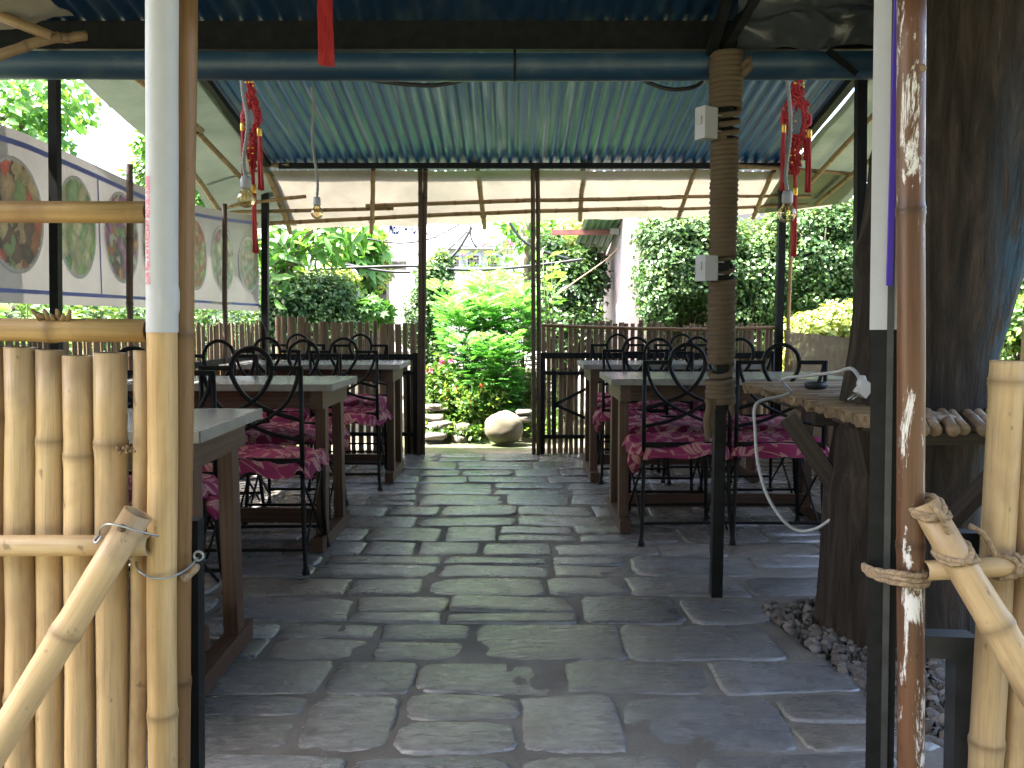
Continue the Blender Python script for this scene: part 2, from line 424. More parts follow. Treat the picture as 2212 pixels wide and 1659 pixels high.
def m_slate():
    g = MG('slate_flagstone')
    v = g.obj(1, 1, 1, rnd=True); r = g.rnd()
    cleft = g.noise(g.obj(1.0, 2.6, 1, rnd=True), 15.0, 9, .70, .9)
    big = g.noise(v, 3.2, 4, .6)
    hue = g.ramp(r, (0.0, (0.1131, 0.1108, 0.1076)), (.18, (0.1794, 0.1747, 0.1669)), (.36, (0.0858, 0.0897, 0.0991)), (.52, (0.1989, 0.1934, 0.1872)), (.68, (0.1365, 0.1248, 0.1061)), (.84, (0.1209, 0.1248, 0.1365)), (1.0, (0.2496, 0.2465, 0.2402)))
    col = g.mix(1.0, hue, g.ramp(cleft, (.30, .50), (.5, .92), (.70, 1.45)), 'MULTIPLY')
    col = g.mix(g.math('MULTIPLY', g.step(big, .48, .66), .55), col, (.12, .104, .082))
    pale = g.noise(v, 24.0, 4, .7)
    col = g.mix(g.math('MULTIPLY', g.step(pale, .62, .75), .3), col, (.30, .30, .295))
    g.p(Base_Color=col, Roughness=g.math('ADD', g.ramp(cleft, (.32, .27), (.68, .09)), g.math('MULTIPLY', g.step(big, .45, .65), .22)), Specular_IOR_Level=1.0, IOR=1.6)
    g.bump(g.math('ADD', cleft, g.math('MULTIPLY', g.noise(v, 60, 4, .7), .3)), .48, .012); return g.m
M['slate'] = m_slate()
def m_mortar():
    g = MG('grey_mortar'); v = g.obj()
    a = g.noise(v, 3.5, 6, .65); b = g.noise(v, 90, 3, .7); c = g.noise(v, 14, 5, .7)
    col = g.ramp(a, (.3, (0.0819, 0.0757, 0.0655)), (.55, (0.1326, 0.1232, 0.1092)), (.75, (0.1950, 0.1841, 0.1677)))
    col = g.mix(g.math('MULTIPLY', g.step(b, .55, .75), .4), col, (.055, .048, .038))
    g.p(Base_Color=col, Roughness=.74, Specular_IOR_Level=.3); g.bump(g.math('ADD', c, g.math('MULTIPLY', b, .5)), .6, .008); return g.m
M['mortar'] = m_mortar()
def m_pebble():
    g = MG('grey_pebble'); t = g.attr('tint'); b = g.noise(g.obj(), 60, 3)
    g.p(Base_Color=g.mix(g.math('MULTIPLY', b, .3), g.ramp(t, (0, (.05, .043, .038)), (.6, (.095, .085, .077)), (1, (.17, .155, .145))), (.12, .1, .09)), Roughness=.8); g.bump(b, .3, .004); return g.m
M['pebble'] = m_pebble()
def m_ground():
    g = MG('garden_soil'); v = g.obj(); a = g.noise(v, 1.1, 6, .65); b = g.noise(v, 30, 5, .7)
    col = g.ramp(a, (.40, (.05, .075, .022)), (.52, (.11, .10, .065)), (.66, (.19, .175, .145)))
    col = g.mix(g.math('MULTIPLY', g.step(b, .5, .7), .35), col, (.08, .07, .05)); g.p(Base_Color=col, Roughness=.95); g.bump(b, .5, .02); return g.m
M['ground'] = m_ground()

def m_roof(name, blue, grey, amt, rough=.33):
    g = MG(name)
    st = g.noise(g.uv(17.0, .45, 1), 1.0, 4, .6); st2 = g.noise(g.uv(26, .8, 1), 1.0, 3, .6); bl = g.noise(g.uv(3, 3, 1), 2.0, 4, .6)
    col = g.mix(g.step(st, .58 - amt, .62 - amt), blue, grey)
    col = g.mix(g.math('MULTIPLY', g.step(st2, .52, .68), .35), col, tuple(q * .45 for q in blue))
    col = g.mix(g.math('MULTIPLY', g.step(bl, .52, .75), .25), col, (.16, .20, .17))
    g.p(Base_Color=col, Roughness=g.math('MULTIPLY_ADD', st2, .25, rough - .1), Metallic=.12, Specular_IOR_Level=.6); return g.m
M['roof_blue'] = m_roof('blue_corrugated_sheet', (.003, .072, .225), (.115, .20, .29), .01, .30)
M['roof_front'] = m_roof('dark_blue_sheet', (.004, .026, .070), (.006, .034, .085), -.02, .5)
M['gutter_blue'] = m_roof('blue_gutter_metal', (.006, .036, .075), (.016, .03, .042), -.06, .40)
M['roof_green'] = m_roof('green_corrugated_sheet', (.11, .20, .13), (.19, .26, .19), 0, .5)

def m_sheet(name, col, stain, tr=.45, rough=.45):
    g = MG(name); v = g.obj(); a = g.noise(v, 2.2, 5, .6, .5); b = g.noise(v, 55, 3, .6); c = g.noise(v, 9, 4, .7)
    cc = g.ramp(a, (.35, stain), (.62, col)); cc = g.mix(g.math('MULTIPLY', g.step(c, .6, .75), .25), cc, tuple(q * .55 for q in stain))
    g.p(Base_Color=cc, Roughness=rough); g.bump(g.math('ADD', c, g.math('MULTIPLY', b, .2)), .35, .012)
    t = g.n('BsdfTranslucent', Color=cc); mx = g.n('MixShader', _0=tr, _1=g.b.outputs[0], _2=t.outputs[0])
    g.nt.links.new(mx.outputs[0], g.out.inputs[0]); return g.m
M['tarp'] = m_sheet('cream_plastic_sheet', (0.2438, 0.2173, 0.1749), (0.1696, 0.1590, 0.1271), .20)
M['tarp_green'] = m_sheet('greenish_plastic_sheet', (0.0625, 0.0750, 0.0563), (0.0375, 0.0500, 0.0362), .15)
M['tarp_dark'] = m_sheet('dark_tarpaulin', (0.0500, 0.0575, 0.0600), (0.0275, 0.0325, 0.0350), .12, .3)
M['banner'] = m_sheet('printed_banner_cloth', (0.2652, 0.2553, 0.2420), (0.2122, 0.2022, 0.1923), .12)
def m_burlap():
    g = MG('burlap_weave')
    w1 = g.n('TexWave', {'bands_direction': 'X'}, Vector=g.uv(1, 1, 1), Scale=26.0, Distortion=1.2, Detail=2.0).outputs[1]
    w2 = g.n('TexWave', {'bands_direction': 'Y'}, Vector=g.uv(1, 1, 1), Scale=22.0, Distortion=1.5, Detail=2.0).outputs[1]
    hole = g.math('MULTIPLY', g.step(w1, .62, .9), g.step(w2, .62, .9)); nz = g.noise(g.uv(1, 1, 1), 7, 4)
    g.p(Base_Color=g.mix(g.math('MULTIPLY', w2, .5), g.ramp(nz, (.3, (.23, .165, .115)), (.7, (.33, .255, .185))), (.13, .09, .06)), Roughness=.95)
    g.bump(g.math('ADD', w1, w2), .5, .004)
    t = g.n('BsdfTransparent'); mx = g.n('MixShader', _0=g.math('MULTIPLY', hole, g.step(nz, .35, .6)), _1=g.b.outputs[0], _2=t.outputs[0])
    g.nt.links.new(mx.outputs[0], g.out.inputs[0]); return g.m
M['burlap'] = m_burlap()

def m_fabric():
    g = MG('magenta_leaf_print'); uv = g.n('TexCoord').outputs['UV']
    base = g.noise(uv, 40, 3); wv = g.noise(uv, 6, 3)
    col = g.ramp(wv, (.3, (.12, .006, .034)), (.7, (.20, .018, .066)))
    mask = None
    for sc, off, L, wd in ((9.0, 0.0, .40, .135), (9.0, 3.7, .36, .12), (12.0, 8.1, .38, .10)):
        vec = g.n('Mapping', Vector=uv, Scale=(sc, sc, 1), Location=(off, off * .7, 0)).outputs[0]
        vo = g.n('TexVoronoi', {'voronoi_dimensions': '2D'}, Vector=vec, Scale=1.0)
        loc = g.n('VectorMath', {'operation': 'SUBTRACT'}, _0=vec, _1=vo.outputs['Position']).outputs[0]
        sep = g.n('SeparateColor', Color=vo.outputs['Color']).outputs[0]
        rot = g.n('VectorRotate', {'rotation_type': 'Z_AXIS'}, Vector=loc, Angle=g.math('MULTIPLY', sep, 6.28)).outputs[0]
        s_ = g.n('SeparateXYZ', Vector=rot); x, y = s_.outputs[0], s_.outputs[1]
        yy = g.math('DIVIDE', y, L); edge = g.math('MULTIPLY', g.math('SUBTRACT', 1.0, g.math('MULTIPLY', yy, yy)), wd)
        leaf = g.math('GREATER_THAN', edge, g.math('ABSOLUTE', x))
        vein = g.math('GREATER_THAN', g.math('ABSOLUTE', x), .012)
        lf = g.math('MULTIPLY', leaf, vein); mask = lf if mask is None else g.math('MAXIMUM', mask, lf)
    ln = g.n('TexWave', {'bands_direction': 'DIAGONAL'}, Vector=uv, Scale=2.6, Distortion=9.0, Detail=1.0).outputs[1]
    stem = g.math('COMPARE', ln, .5, .022); mask = g.math('MAXIMUM', mask, stem)
    col = g.mix(g.math('MULTIPLY', mask, .7), col, (.38, .22, .17))
    g.p(Base_Color=col, Roughness=.75, Specular_IOR_Level=.25); g.bump(g.math('ADD', base, wv), .3, .006); return g.m
M['fabric'] = m_fabric()

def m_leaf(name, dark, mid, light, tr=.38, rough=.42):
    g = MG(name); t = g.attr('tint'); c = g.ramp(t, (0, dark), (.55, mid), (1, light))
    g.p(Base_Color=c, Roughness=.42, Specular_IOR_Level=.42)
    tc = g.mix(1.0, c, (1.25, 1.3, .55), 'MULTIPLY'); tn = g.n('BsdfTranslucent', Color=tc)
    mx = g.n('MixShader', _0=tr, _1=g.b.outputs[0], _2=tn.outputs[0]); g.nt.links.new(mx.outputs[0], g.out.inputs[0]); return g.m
M['leaf_hedge'] = m_leaf('hedge_leaves', (0.0232, 0.0640, 0.0208), (0.0640, 0.1344, 0.0384), (0.1920, 0.2560, 0.0704), .25)
M['leaf_bush'] = m_leaf('bush_leaves', (0.030, 0.090, 0.022), (0.090, 0.180, 0.045), (0.210, 0.300, 0.075))
M['leaf_bright'] = m_leaf('bright_leaves', (.05, .14, .03), (.09, .22, .05), (.17, .32, .08), .45)
M['leaf_fern'] = m_leaf('feathery_leaves', (.04, .14, .035), (.085, .27, .06), (.19, .42, .15), .42)
M['leaf_dark'] = m_leaf('dark_leaves', (0.016, 0.039, 0.016), (0.039, 0.091, 0.026), (0.091, 0.156, 0.039), .25)  # evenly darker set of leaf greens
M['leaf_yellow'] = m_leaf('yellow_green_leaves', (0.161, 0.230, 0.046), (0.322, 0.368, 0.115), (0.483, 0.517, 0.230), .35)
M['petal_red'] = m_leaf('red_petals', (.55, .05, .03), (.65, .08, .05), (.7, .16, .08), .3)
M['petal_pink'] = m_leaf('pink_petals', (.55, .04, .22), (.65, .08, .30), (.7, .25, .4), .3)
M['stem'] = m_plain('green_stem', (.10, .15, .05), .6)
M['twigs'] = m_plain('dry_twigs', (.05, .042, .03), .9, nscale=20, namt=.5)
def m_rock(name, c1, c2, sc=6.0):
    g = MG(name); v = g.obj(1, 1, 1, rnd=True); a = g.noise(v, sc, 6, .6); b = g.noise(v, sc * 12, 4, .7)
    g.p(Base_Color=g.mix(g.math('MULTIPLY', b, .3), g.ramp(a, (.3, c1), (.7, c2)), tuple(q * .5 for q in c1)), Roughness=.85); g.bump(b, .25, .008); return g.m
M['boulder'] = m_rock('river_boulder', (0.1062, 0.0918, 0.0578), (0.1700, 0.1513, 0.1020), 5)
M['rock'] = m_rock('garden_rock', (.09, .08, .065), (.20, .18, .155), 9)
def m_bark():
    g = MG('old_bark_with_blue_paint'); v = g.obj(1, 1, .12); a = g.noise(v, 22, 7, .68, .6); b = g.noise(g.obj(1, 1, .3), 5, 5, .7); z = g.n('SeparateXYZ', Vector=g.n('TexCoord').outputs['Object'])
    col = g.ramp(a, (.32, (.006, .0045, .0035)), (.5, (.028, .020, .014)), (.68, (.065, .046, .033)))
    pale = g.noise(g.obj(1, 1, .10), 34, 5, .7); col = g.mix(g.math('MULTIPLY', g.step(pale, .66, .74), .45), col, (.15, .12, .09))
    # old blue paint left on one flank of the trunk
    side = g.math('MULTIPLY', g.step(z.outputs[0], .10, .24), g.math('SUBTRACT', 1.0, g.step(z.outputs[2], 1.45, 1.9))); flak = g.step(g.noise(g.obj(1, 1, .14), 15, 6, .75, .8), .46, .56)
    col = g.mix(g.math('MULTIPLY', g.math('MULTIPLY', side, flak), .8), col, (.018, .07, .115))
    g.p(Base_Color=col, Roughness=.85, Specular_IOR_Level=.3); g.bump(a, 1.0, .03); return g.m
M['bark'] = m_bark()
M['bark_far'] = m_plain('grey_bark', (.16, .125, .095), .9, nscale=14, namt=.4, bump=.4)
def m_rope():
    g = MG('coir_rope')
    w1 = g.n('TexWave', {'bands_direction': 'DIAGONAL'}, Vector=g.uv(70, 70, 1), Scale=1.0, Distortion=1.5, Detail=2.0).outputs[1]
    nz = g.noise(g.obj(), 140, 3, .7)
    g.p(Base_Color=g.mix(g.math('MULTIPLY', nz, .5), g.ramp(w1, (.1, (.125, .09, .056)), (.8, (.30, .225, .15))), (.09, .06, .035)), Roughness=.95, Specular_IOR_Level=.15)
    g.bump(g.math('ADD', w1, nz), .8, .006); return g.m
M['rope'] = m_rope()
def m_red():
    g = MG('red_silk_thread'); a = g.noise(g.uv(300, 3, 1), 1.0, 3, .6); b = g.noise(g.obj(), 180, 2)
    g.p(Base_Color=g.ramp(a, (.3, (.30, .012, .016)), (.7, (.52, .03, .03))), Roughness=.5, Specular_IOR_Level=.4); g.bump(g.math('ADD', a, b), .6, .003); return g.m
M['red'] = m_red()
def m_glass():
    g = MG('bulb_glass'); lw = g.n('LayerWeight', Blend=.35)
    tr = g.n('BsdfTransparent', Color=(.90, .82, .62, 1)); gl = g.n('BsdfGlossy', Color=(.9, .88, .8, 1), Roughness=.03)
    mx = g.n('MixShader', _0=g.math('MULTIPLY_ADD', lw.outputs['Fresnel'], .75, .05), _1=tr.outputs[0], _2=gl.outputs[0]); g.nt.links.new(mx.outputs[0], g.out.inputs[0]); return g.m
M['glass'] = m_glass()
def m_food(name, cols, scale, rim=True):
    """flat printed picture of a dish: clumps of colour inside an oval plate"""
    g = MG(name); uv = g.n('TexCoord').outputs['UV']
    wob = g.n('VectorMath', {'operation': 'ADD'}, _0=uv, _1=g.n('VectorMath', {'operation': 'SCALE'}, _0=g.n('TexNoise', Vector=uv, Scale=7.0, Detail=3.0).outputs[1], Scale=.22).outputs[0]).outputs[0]
    vo = g.n('TexVoronoi', Vector=wob, Scale=scale); sep = g.n('SeparateColor', Color=vo.outputs['Color']).outputs[0]
    st = [(i / len(cols), c) for i, c in enumerate(cols)]
    nd = g.n('ValToRGB', Fac=sep); nd.color_ramp.interpolation = 'CONSTANT'; el = nd.color_ramp.elements
    while len(el) < len(st): el.new(.5)
    for e, (p, c) in zip(el, st): e.position = p; e.color = (*c, 1)
    sh = g.noise(wob, 16, 4, .7); col = g.mix(1.0, nd.outputs[0], g.ramp(sh, (.3, .72), (.7, 1.2)), 'MULTIPLY'); col = g.mix(1.0, col, g.ramp(vo.outputs[0], (.0, 1.5), (.35, 1.1), (.75, .62)), 'MULTIPLY')
    c0 = g.n('VectorMath', {'operation': 'SUBTRACT'}, _0=uv, _1=(.5, .5, 0)).outputs[0]
    d = g.n('VectorMath', {'operation': 'LENGTH'}, _0=c0).outputs[1]
    dn = g.math('ADD', d, g.math('MULTIPLY', g.math('SUBTRACT', sh, .5), .10))
    col = g.mix(g.step(dn, .455, .475), col, (.56, .55, .54)); col = g.mix(g.step(d, .482, .488), col, (.42, .42, .42))
    col = g.mix(.12, col, (.5, .48, .46))
    g.p(Base_Color=col, Roughness=.5); return g.m
# ------------------------------------------------------------------ ground and paving
mb = MB(); mb.grid(lambda a, b: (-60 + 120 * a, -30 + 110 * b, -0.035 + (0.02 * mnoise.noise((a * 70, b * 70, 0)))), 60, 60)
ground = mb.build('ground', M['ground']); tag(ground, kind='structure')

paving = thing('paving', None, None, (0, 0, 0), kind='structure')
GX0, GX1, GY0, GY1 = 0.95, 2.3, 1.85, 3.22         # the pebble bed round the tree
def in_gravel(x, y): return x > 0.94 + 0.10 * max(0, (3.15 - y)) / .7 - .02 and y < 3.2 and y > 1.7
def mort(a, b):
    x, y = -2.25 + 4.6 * a, 1.45 + 5.43 * b
    z = 0.0045 * mnoise.noise((x * 2.2, y * 2.2, 0)) + 0.005 * mnoise.noise((x * 11, y * 11, 4)) + 0.003 * mnoise.noise((x * 31, y * 31, 9))
    if in_gravel(x - .03, y + .03) and in_gravel(x, y): z = -0.05
    return (x, y, z)
mb = MB(); mb.grid(mort, 150, 180)
mb.build('mortar', M['mortar'], paving)
ys = 1.5; nst = 0; rows = []
while ys < 6.84:
    h = random.uniform(.24, .40)
    if 6.84 - ys - h < .18: h = 6.84 - ys
    rows.append((ys, h)); ys += h
def wob(x, y): return 0.03 * mnoise.noise((x * 1.1, y * 1.3, 3.3)) + .012 * mnoise.noise((x * 4, y * 4, 1))
for ri, (y0, h) in enumerate(rows):
    x = -2.25 - random.uniform(0, .2)
    while x < 2.3:
        wd = random.uniform(.24, .56) if y0 < 6.3 else random.uniform(.3, .48)
        x0, x1 = x, min(x + wd, 2.34); x += wd
        if x1 < -2.2 or x1 - x0 < .1: continue
        parts_ = [(y0, h)]
        if h > .28 and random.random() < .34: sp_ = random.uniform(.4, .6); parts_ = [(y0, h * sp_), (y0 + h * sp_, h * (1 - sp_))]
        for (ya, hh) in parts_:
            cx, cy = (x0 + x1) / 2, ya + hh / 2
            if in_gravel(x1 - .05, cy) and in_gravel(cx, cy): continue
            if in_gravel(x1, cy): x1c = min(x1, .94 + .1 * max(0, 3.15 - cy) / .7)
            else: x1c = x1
            if x1c - x0 < .1: continue
            g1, g2 = random.uniform(.003, .015), random.uniform(.003, .014)
            ax, ay = (x1c - x0) / 2 - g1, hh / 2 - g2; cx = (x0 + x1c) / 2
            ex = random.uniform(4.5, 14); nn = 36; ring = []
            jx = [random.uniform(-.20, .14) for _ in range(4)]
            for k in range(nn):
                t = 2 * math.pi * (k + .5) / nn; c, s_ = math.cos(t), math.sin(t)
                px = ax * math.copysign(abs(c) ** (2 / ex), c); py = ay * math.copysign(abs(s_) ** (2 / ex), s_)
                q = (0 if px < 0 else 1) + (0 if py < 0 else 2)
                py *= 1 + jx[q] * abs(px) / ax * .8; px *= 1 + jx[(q + 1) % 4] * abs(py) / ay * .35
                rr = 1.02 + .06 * mnoise.noise((cx * 9 + c * 1.6, cy * 9 + s_ * 1.6, .5)) + .055 * mnoise.noise((cx * 9 + c * 6, cy * 9 + s_ * 6, 2)) + .02 * mnoise.noise((cx * 9 + c * 15, cy * 9 + s_ * 15, 5))
                px *= rr; py *= rr
                ring.append((px, py + wob(cx + px, cy + py)))
            top = random.uniform(.0035, .0085); tx, ty = random.uniform(-.005, .005), random.uniform(-.007, .007)
            def hz(px, py, ins): return top + tx * px / .2 + ty * py / .2 + .0028 * mnoise.noise(((cx + px) * 9, (cy + py) * 9, 7)) - ins
            vs = [(p[0], p[1], -.02) for p in ring] + [(p[0] * .985, p[1] * .975, hz(*p, .0035)) for p in ring] + [(p[0] * .93, p[1] * .90, hz(p[0] * .93, p[1] * .9, 0)) for p in ring] + [(p[0] * .5, p[1] * .5, hz(p[0] * .5, p[1] * .5, 0) + .0015) for p in ring] + [(0, 0, hz(0, 0, -.001))]
            fs = []
            for L_ in range(3):
                for k in range(nn):
                    a, b = L_ * nn + k, L_ * nn + (k + 1) % nn; fs.append((a, b, b + nn, a + nn))
            for k in range(nn): fs.append((3 * nn + k, 3 * nn + (k + 1) % nn, 4 * nn))
            m_ = MB(); m_.add(vs, fs); me = m_.mesh('flagstone', M['slate'])
            o = bpy.data.objects.new('flagstone', me); COL.objects.link(o); o.parent = paving; o.location = (cx, cy, 0); nst += 1
print('flagstones', nst)

# pebble bed round the tree
pv = np.array([[0, 0, 1], [.9, 0, .3], [.28, .85, .3], [-.72, .53, .3], [-.72, -.53, .3], [.28, -.85, .3], [.72, .53, -.4], [-.28, .85, -.4], [-.9, 0, -.4], [-.28, -.85, -.4], [.72, -.53, -.4]]) * .5
pf = np.array([[0, i, i % 5 + 1] for i in range(1, 6)] + [[i, 5 + i, i % 5 + 1] for i in range(1, 6)] + [[i % 5 + 1, 5 + i, 5 + i % 5 + 1] for i in range(1, 6)])
pp, pd = [], []
while len(pp) < 5200:
    x, y = random.uniform(.86, 2.2), random.uniform(1.75, 3.25)
    if in_gravel(x - random.uniform(-.01, .03), y): pp.append((x, y, -.02 + random.random() * .028 + .02 * mnoise.noise((x * 5, y * 5, 0)))); pd.append((random.gauss(0, 1), random.gauss(0, 1), random.gauss(0, .6)))
gr = leaves('gravel', M['pebble'], pp, pd, .036, (pv, pf), upj=1.5, size_j=.45); tag(gr, 'grey pebbles filling the bed round the tree trunk', kind='stuff')

# ------------------------------------------------------------------ roof, gutter, awnings, posts
def roof_z(y): return 2.235 + .207 * (6.5 - y)
rear = thing('corrugated_roof', 'blue corrugated metal roof sloping down over the rear tables', 'roof', (0, 6.5, 2.23))
X0, X1, YA, YB = -1.87, 2.06, 2.2, 6.66; SW = (X1 - X0) / 5  # front end lengthened unseen above the entrance roof to darken the interior
for i in range(5):
    xa, xb = X0 + i * SW - (.03 if i else 0), X0 + (i + 1) * SW; npt = 90; m_ = MB(); lift = .003 * (i % 2)
    def prof(a): x = xa + (xb - xa) * a; return x, .0105 * math.cos((x - X0) / .0757 * 2 * math.pi) + lift
    r0 = i * 3.1
    m_.grid(lambda a, b: (prof(a)[0], YA + (YB - YA) * b, roof_z(YA + (YB - YA) * b) + prof(a)[1] + .002 * mnoise.noise((prof(a)[0] * 3, b * 5, i))), npt, 8, lambda a, b: (xa + (xb - xa) * a + r0, (YB - YA) * b))
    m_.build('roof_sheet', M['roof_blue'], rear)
for (p, q, w_, h_) in (((-1.72, 6.45, roof_z(6.45) - .034), (2.06, 6.45, roof_z(6.45) - .034), .04, .04),
                       ((-1.80, 3.5, roof_z(3.5) - .034), (-1.80, 6.42, roof_z(6.42) - .034), .05, .04),
                       ((2.00, 3.5, roof_z(3.5) - .034), (2.00, 6.42, roof_z(6.42) - .034), .05, .04)):
    m_ = MB(); m_.bar(p, q, w_, h_); m_.build('purlin', M['steel'], rear)

front = thing('corrugated_roof', 'dark blue sheet roof over the entrance, above the gutter', 'roof', (0, 3.4, 2.25))
for i in range(5):
    xa = -2.7 + i * 1.0 - (.03 if i else 0); xb = -2.7 + (i + 1) * 1.0; m_ = MB()
    m_.grid(lambda a, b: (xa + (xb - xa) * a, 3.43 - 3.9 * b, 2.222 + .205 * 3.9 * b + .009 * math.cos((xa + (xb - xa) * a) / .0757 * 2 * math.pi) + .003 * (i % 2)), 110, 3, lambda a, b: (xa + (xb - xa) * a, 2.5 * b))  # sheets lengthened unseen past the camera to darken the interior
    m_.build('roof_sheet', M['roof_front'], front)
m_ = MB(); m_.bar((-2.6, 3.405, 2.168), (2.25, 3.405, 2.168), .045, .105); m_.build('beam', M['steel'], front)
m_ = MB(); m_.bar((-2.6, 2.0, 2.50), (2.25, 2.0, 2.50), .05, .05); m_.build('beam', M['steel'], front)

gut = thing('gutter', 'round blue metal gutter running across the whole shelter', 'gutter', (0, 3.36, 2.1))
m_ = MB(); n_ = 14
rg = .064; zc = P(1106, 167, 3.32).z + rg
def gfn(a, b):
    t = math.pi * (-.12 + 1.24 * b); return (-2.55 + 4.75 * a, 3.36 - rg * math.cos(t), zc - rg * math.sin(t) + .004 * math.sin(a * 9) - .012 * (1 - a) * 0)
m_.grid(gfn, 40, 14, lambda a, b: (b * .3, a * 4.7)); m_.build('trough', M['gutter_blue'], gut)
m_ = MB(); m_.grid(lambda a, b: (gfn(a, b)[0], 3.36 + (gfn(a, b)[1] - 3.36) * .94, zc + (gfn(a, b)[2] - zc) * .94), 40, 14, lambda a, b: (b * .3, a * 4.7)); m_.build('trough_lining', M['gutter_blue'], gut)
for u in (1112, 380):
    c = P(u, 140, 3.36); m_ = MB(); m_.tube([(c.x, 3.36 - .064 * math.cos(t), zc - .064 * math.sin(t)) for t in [math.pi * (-.2 + 1.4 * k / 14) for k in range(15)]], .006, 6); m_.build('bracket', M['steel'], gut)
m_ = MB(); m_.bar(P(1850, 160, 3.28), P(1788, 108, 3.28), .012, .02); m_.build('strap', M['steel'], gut)

def awn_z(x, y):   # sheets hung just under the roof and out past its rear edge
    z = roof_z(min(y, 6.6)) - .035
    if y > 6.6: z -= (y - 6.6) * (.43 - .065 * x - .03 * math.sin(x * 2.2))
    if x < -1.82: z -= .17 * (-1.82 - x)
    if x > 2.1: z += .02 * (x - 2.1)
    return z + .012 * mnoise.noise((x * 2.5, y * 2.5, 1))
aw = thing('plastic_awning', 'cream plastic sheet awning on bamboo battens behind the rear roof edge', 'awning', (0, 7.2, 2.0))
def edge(x): return 7.25 + .05 * math.sin(x * 1.7) + .03 * mnoise.noise((x * 4, 0, 0))
m_ = MB(); m_.grid(lambda a, b: (-1.86 + 4.5 * a, 6.50 + (edge(-1.86 + 4.5 * a) - 6.50) * b, awn_z(-1.86 + 4.5 * a, 6.50 + (edge(-1.86 + 4.5 * a) - 6.50) * b) - .012), 70, 16)
m_.build('sheet', M['tarp'], aw)
def batten(pa, pb, r, parent, mat='bamboo_batten', **k):
    m_ = MB(); culm(m_, pa, pb, r, n=8, gap=.25, bend=.006, **k); return m_.build('batten', M[mat], parent)
def under(u, v, y, d=.03):
    p = P(u, v, y); return p
for (a, b, r) in (((790, 434, 6.92), (1150, 415, 6.90), .017), ((1130, 417, 6.90), (1480, 412, 6.90), .016), ((1450, 414, 6.90), (1752, 404, 6.92), .014),
                  ((580, 467, 7.08), (1000, 458, 7.05), .017), ((980, 459, 7.05), (1430, 450, 7.05), .017), ((1400, 452, 7.05), (1745, 430, 7.08), .013),
                  ((470, 424, 6.85), (850, 442, 6.95), .015), ((452, 398, 6.8), (660, 375, 6.8), .015), ((430, 364, 6.5), (625, 356, 6.44), .016), ((1592, 358, 6.40), (1846, 376, 6.5), .015)):
    pa, pb = P(*a), P(*b); pa.z = min(pa.z, awn_z(pa.x, pa.y) - .035) if a[2] > 6.7 else pa.z; pb.z = min(pb.z, awn_z(pb.x, pb.y) - .035) if b[2] > 6.7 else pb.z
    batten(pa, pb, r, aw)
for (a, b, r) in (((572, 362, 6.5), (628, 503, 7.22), .02), ((806, 365, 6.5), (802, 486, 7.22), .019), ((1028, 342, 6.45), (1047, 476, 7.22), .019),
                  ((1262, 345, 6.45), (1253, 462, 7.22), .019), ((1503, 362, 6.5), (1465, 460, 7.22), .018), ((1672, 368, 6.5), (1628, 446, 7.22), .018)):
    pa, pb = P(*a), P(*b); pb.z = min(pb.z, awn_z(pb.x, pb.y) - .055); o = batten(pa, pb, r, aw); o.name = 'rafter'
    m_ = MB(); c = pa.lerp(pb, .8); m_.tube([c + Vector((.024 * math.cos(t), .008 * t / 6 - .004, .024 * math.sin(t))) for t in [k * .6 for k in range(22)]], .003, 5); m_.build('tie', M['twine'], aw)

la = thing('plastic_awning', 'greenish plastic sheet hanging under the left roof edge beside the food banner', 'awning', (-2.1, 5.2, 2.4))
m_ = MB(); m_.grid(lambda a, b: (-1.80 - .57 * a, 2.3 + (4.75 + .15 * (1 - a)) * b, awn_z(-1.80 - .57 * a, 2.3 + 4.8 * b) - .03 - .02 * a * math.sin(b * 14)), 10, 40); m_.build('sheet', M['tarp_green'], la)  # near end lengthened unseen to stop sun leaking onto the floor
for (a, b, r) in (((286, 162, 4.7), (436, 262, 5.6), .018), ((424, 236, 5.6), (522, 356, 6.42), .019), ((400, 310, 6.0), (474, 392, 6.8), .018)):
    pa, pb = P(*a), P(*b); pa.z = min(pa.z, awn_z(pa.x, pa.y) - .075); pb.z = min(pb.z, awn_z(pb.x, pb.y) - .075); batten(pa, pb, r, la)
ra = thing('plastic_awning', 'pale plastic sheet with bamboo battens under the right roof edge', 'awning', (2.4, 5.2, 2.4))
m_ = MB(); m_.grid(lambda a, b: (2.045 + .67 * a, 2.3 + (4.95 - .2 * a) * b, awn_z(2.05 + .67 * a, 2.3 + 4.9 * b) - .025 - .02 * a * math.sin(b * 11)), 10, 40); m_.build('sheet', M['tarp_green'], ra)  # near end lengthened unseen as on the left, to keep light out
for (a, b, r) in (((1930, 172, 5.2), (1752, 352, 6.6), .018), ((1930, 272, 5.9), (1764, 388, 7.0), .018)):
    pa, pb = P(*a), P(*b); pa.z = min(pa.z, awn_z(pa.x, pa.y) - .07); pb.z = min(pb.z, awn_z(pb.x, pb.y) - .07); batten(pa, pb, r, ra)
fa = thing('plastic_awning', 'torn pale plastic sheet and bamboo at the top left above the gutter', 'awning', P(40, 40, 2.9))
m_ = MB(); c0, c1, c2, c3 = P(-160, 95, 3.0), P(160, 34, 3.05), P(60, -30, 2.8), P(-220, -20, 2.8)
m_.grid(lambda a, b: (c0.lerp(c1, a)).lerp(c3.lerp(c2, a), b) + Vector((0, 0, .02 * mnoise.noise((a * 4, b * 4, 2)))), 14, 14); m_.build('sheet', M['tarp'], fa)
for (a, b) in (((-60, 10, 2.95), (115, 80, 2.95)), ((-80, 150, 2.9), (130, 78, 2.97)), ((90, 80, 3.0), (185, 76, 3.1))): batten(P(*a), P(*b), .018, fa)
td = thing('tarpaulin', 'crumpled dark tarpaulin bunched up under the roof at the top right', 'tarpaulin', P(1780, 20, 3.0))
m_ = MB()
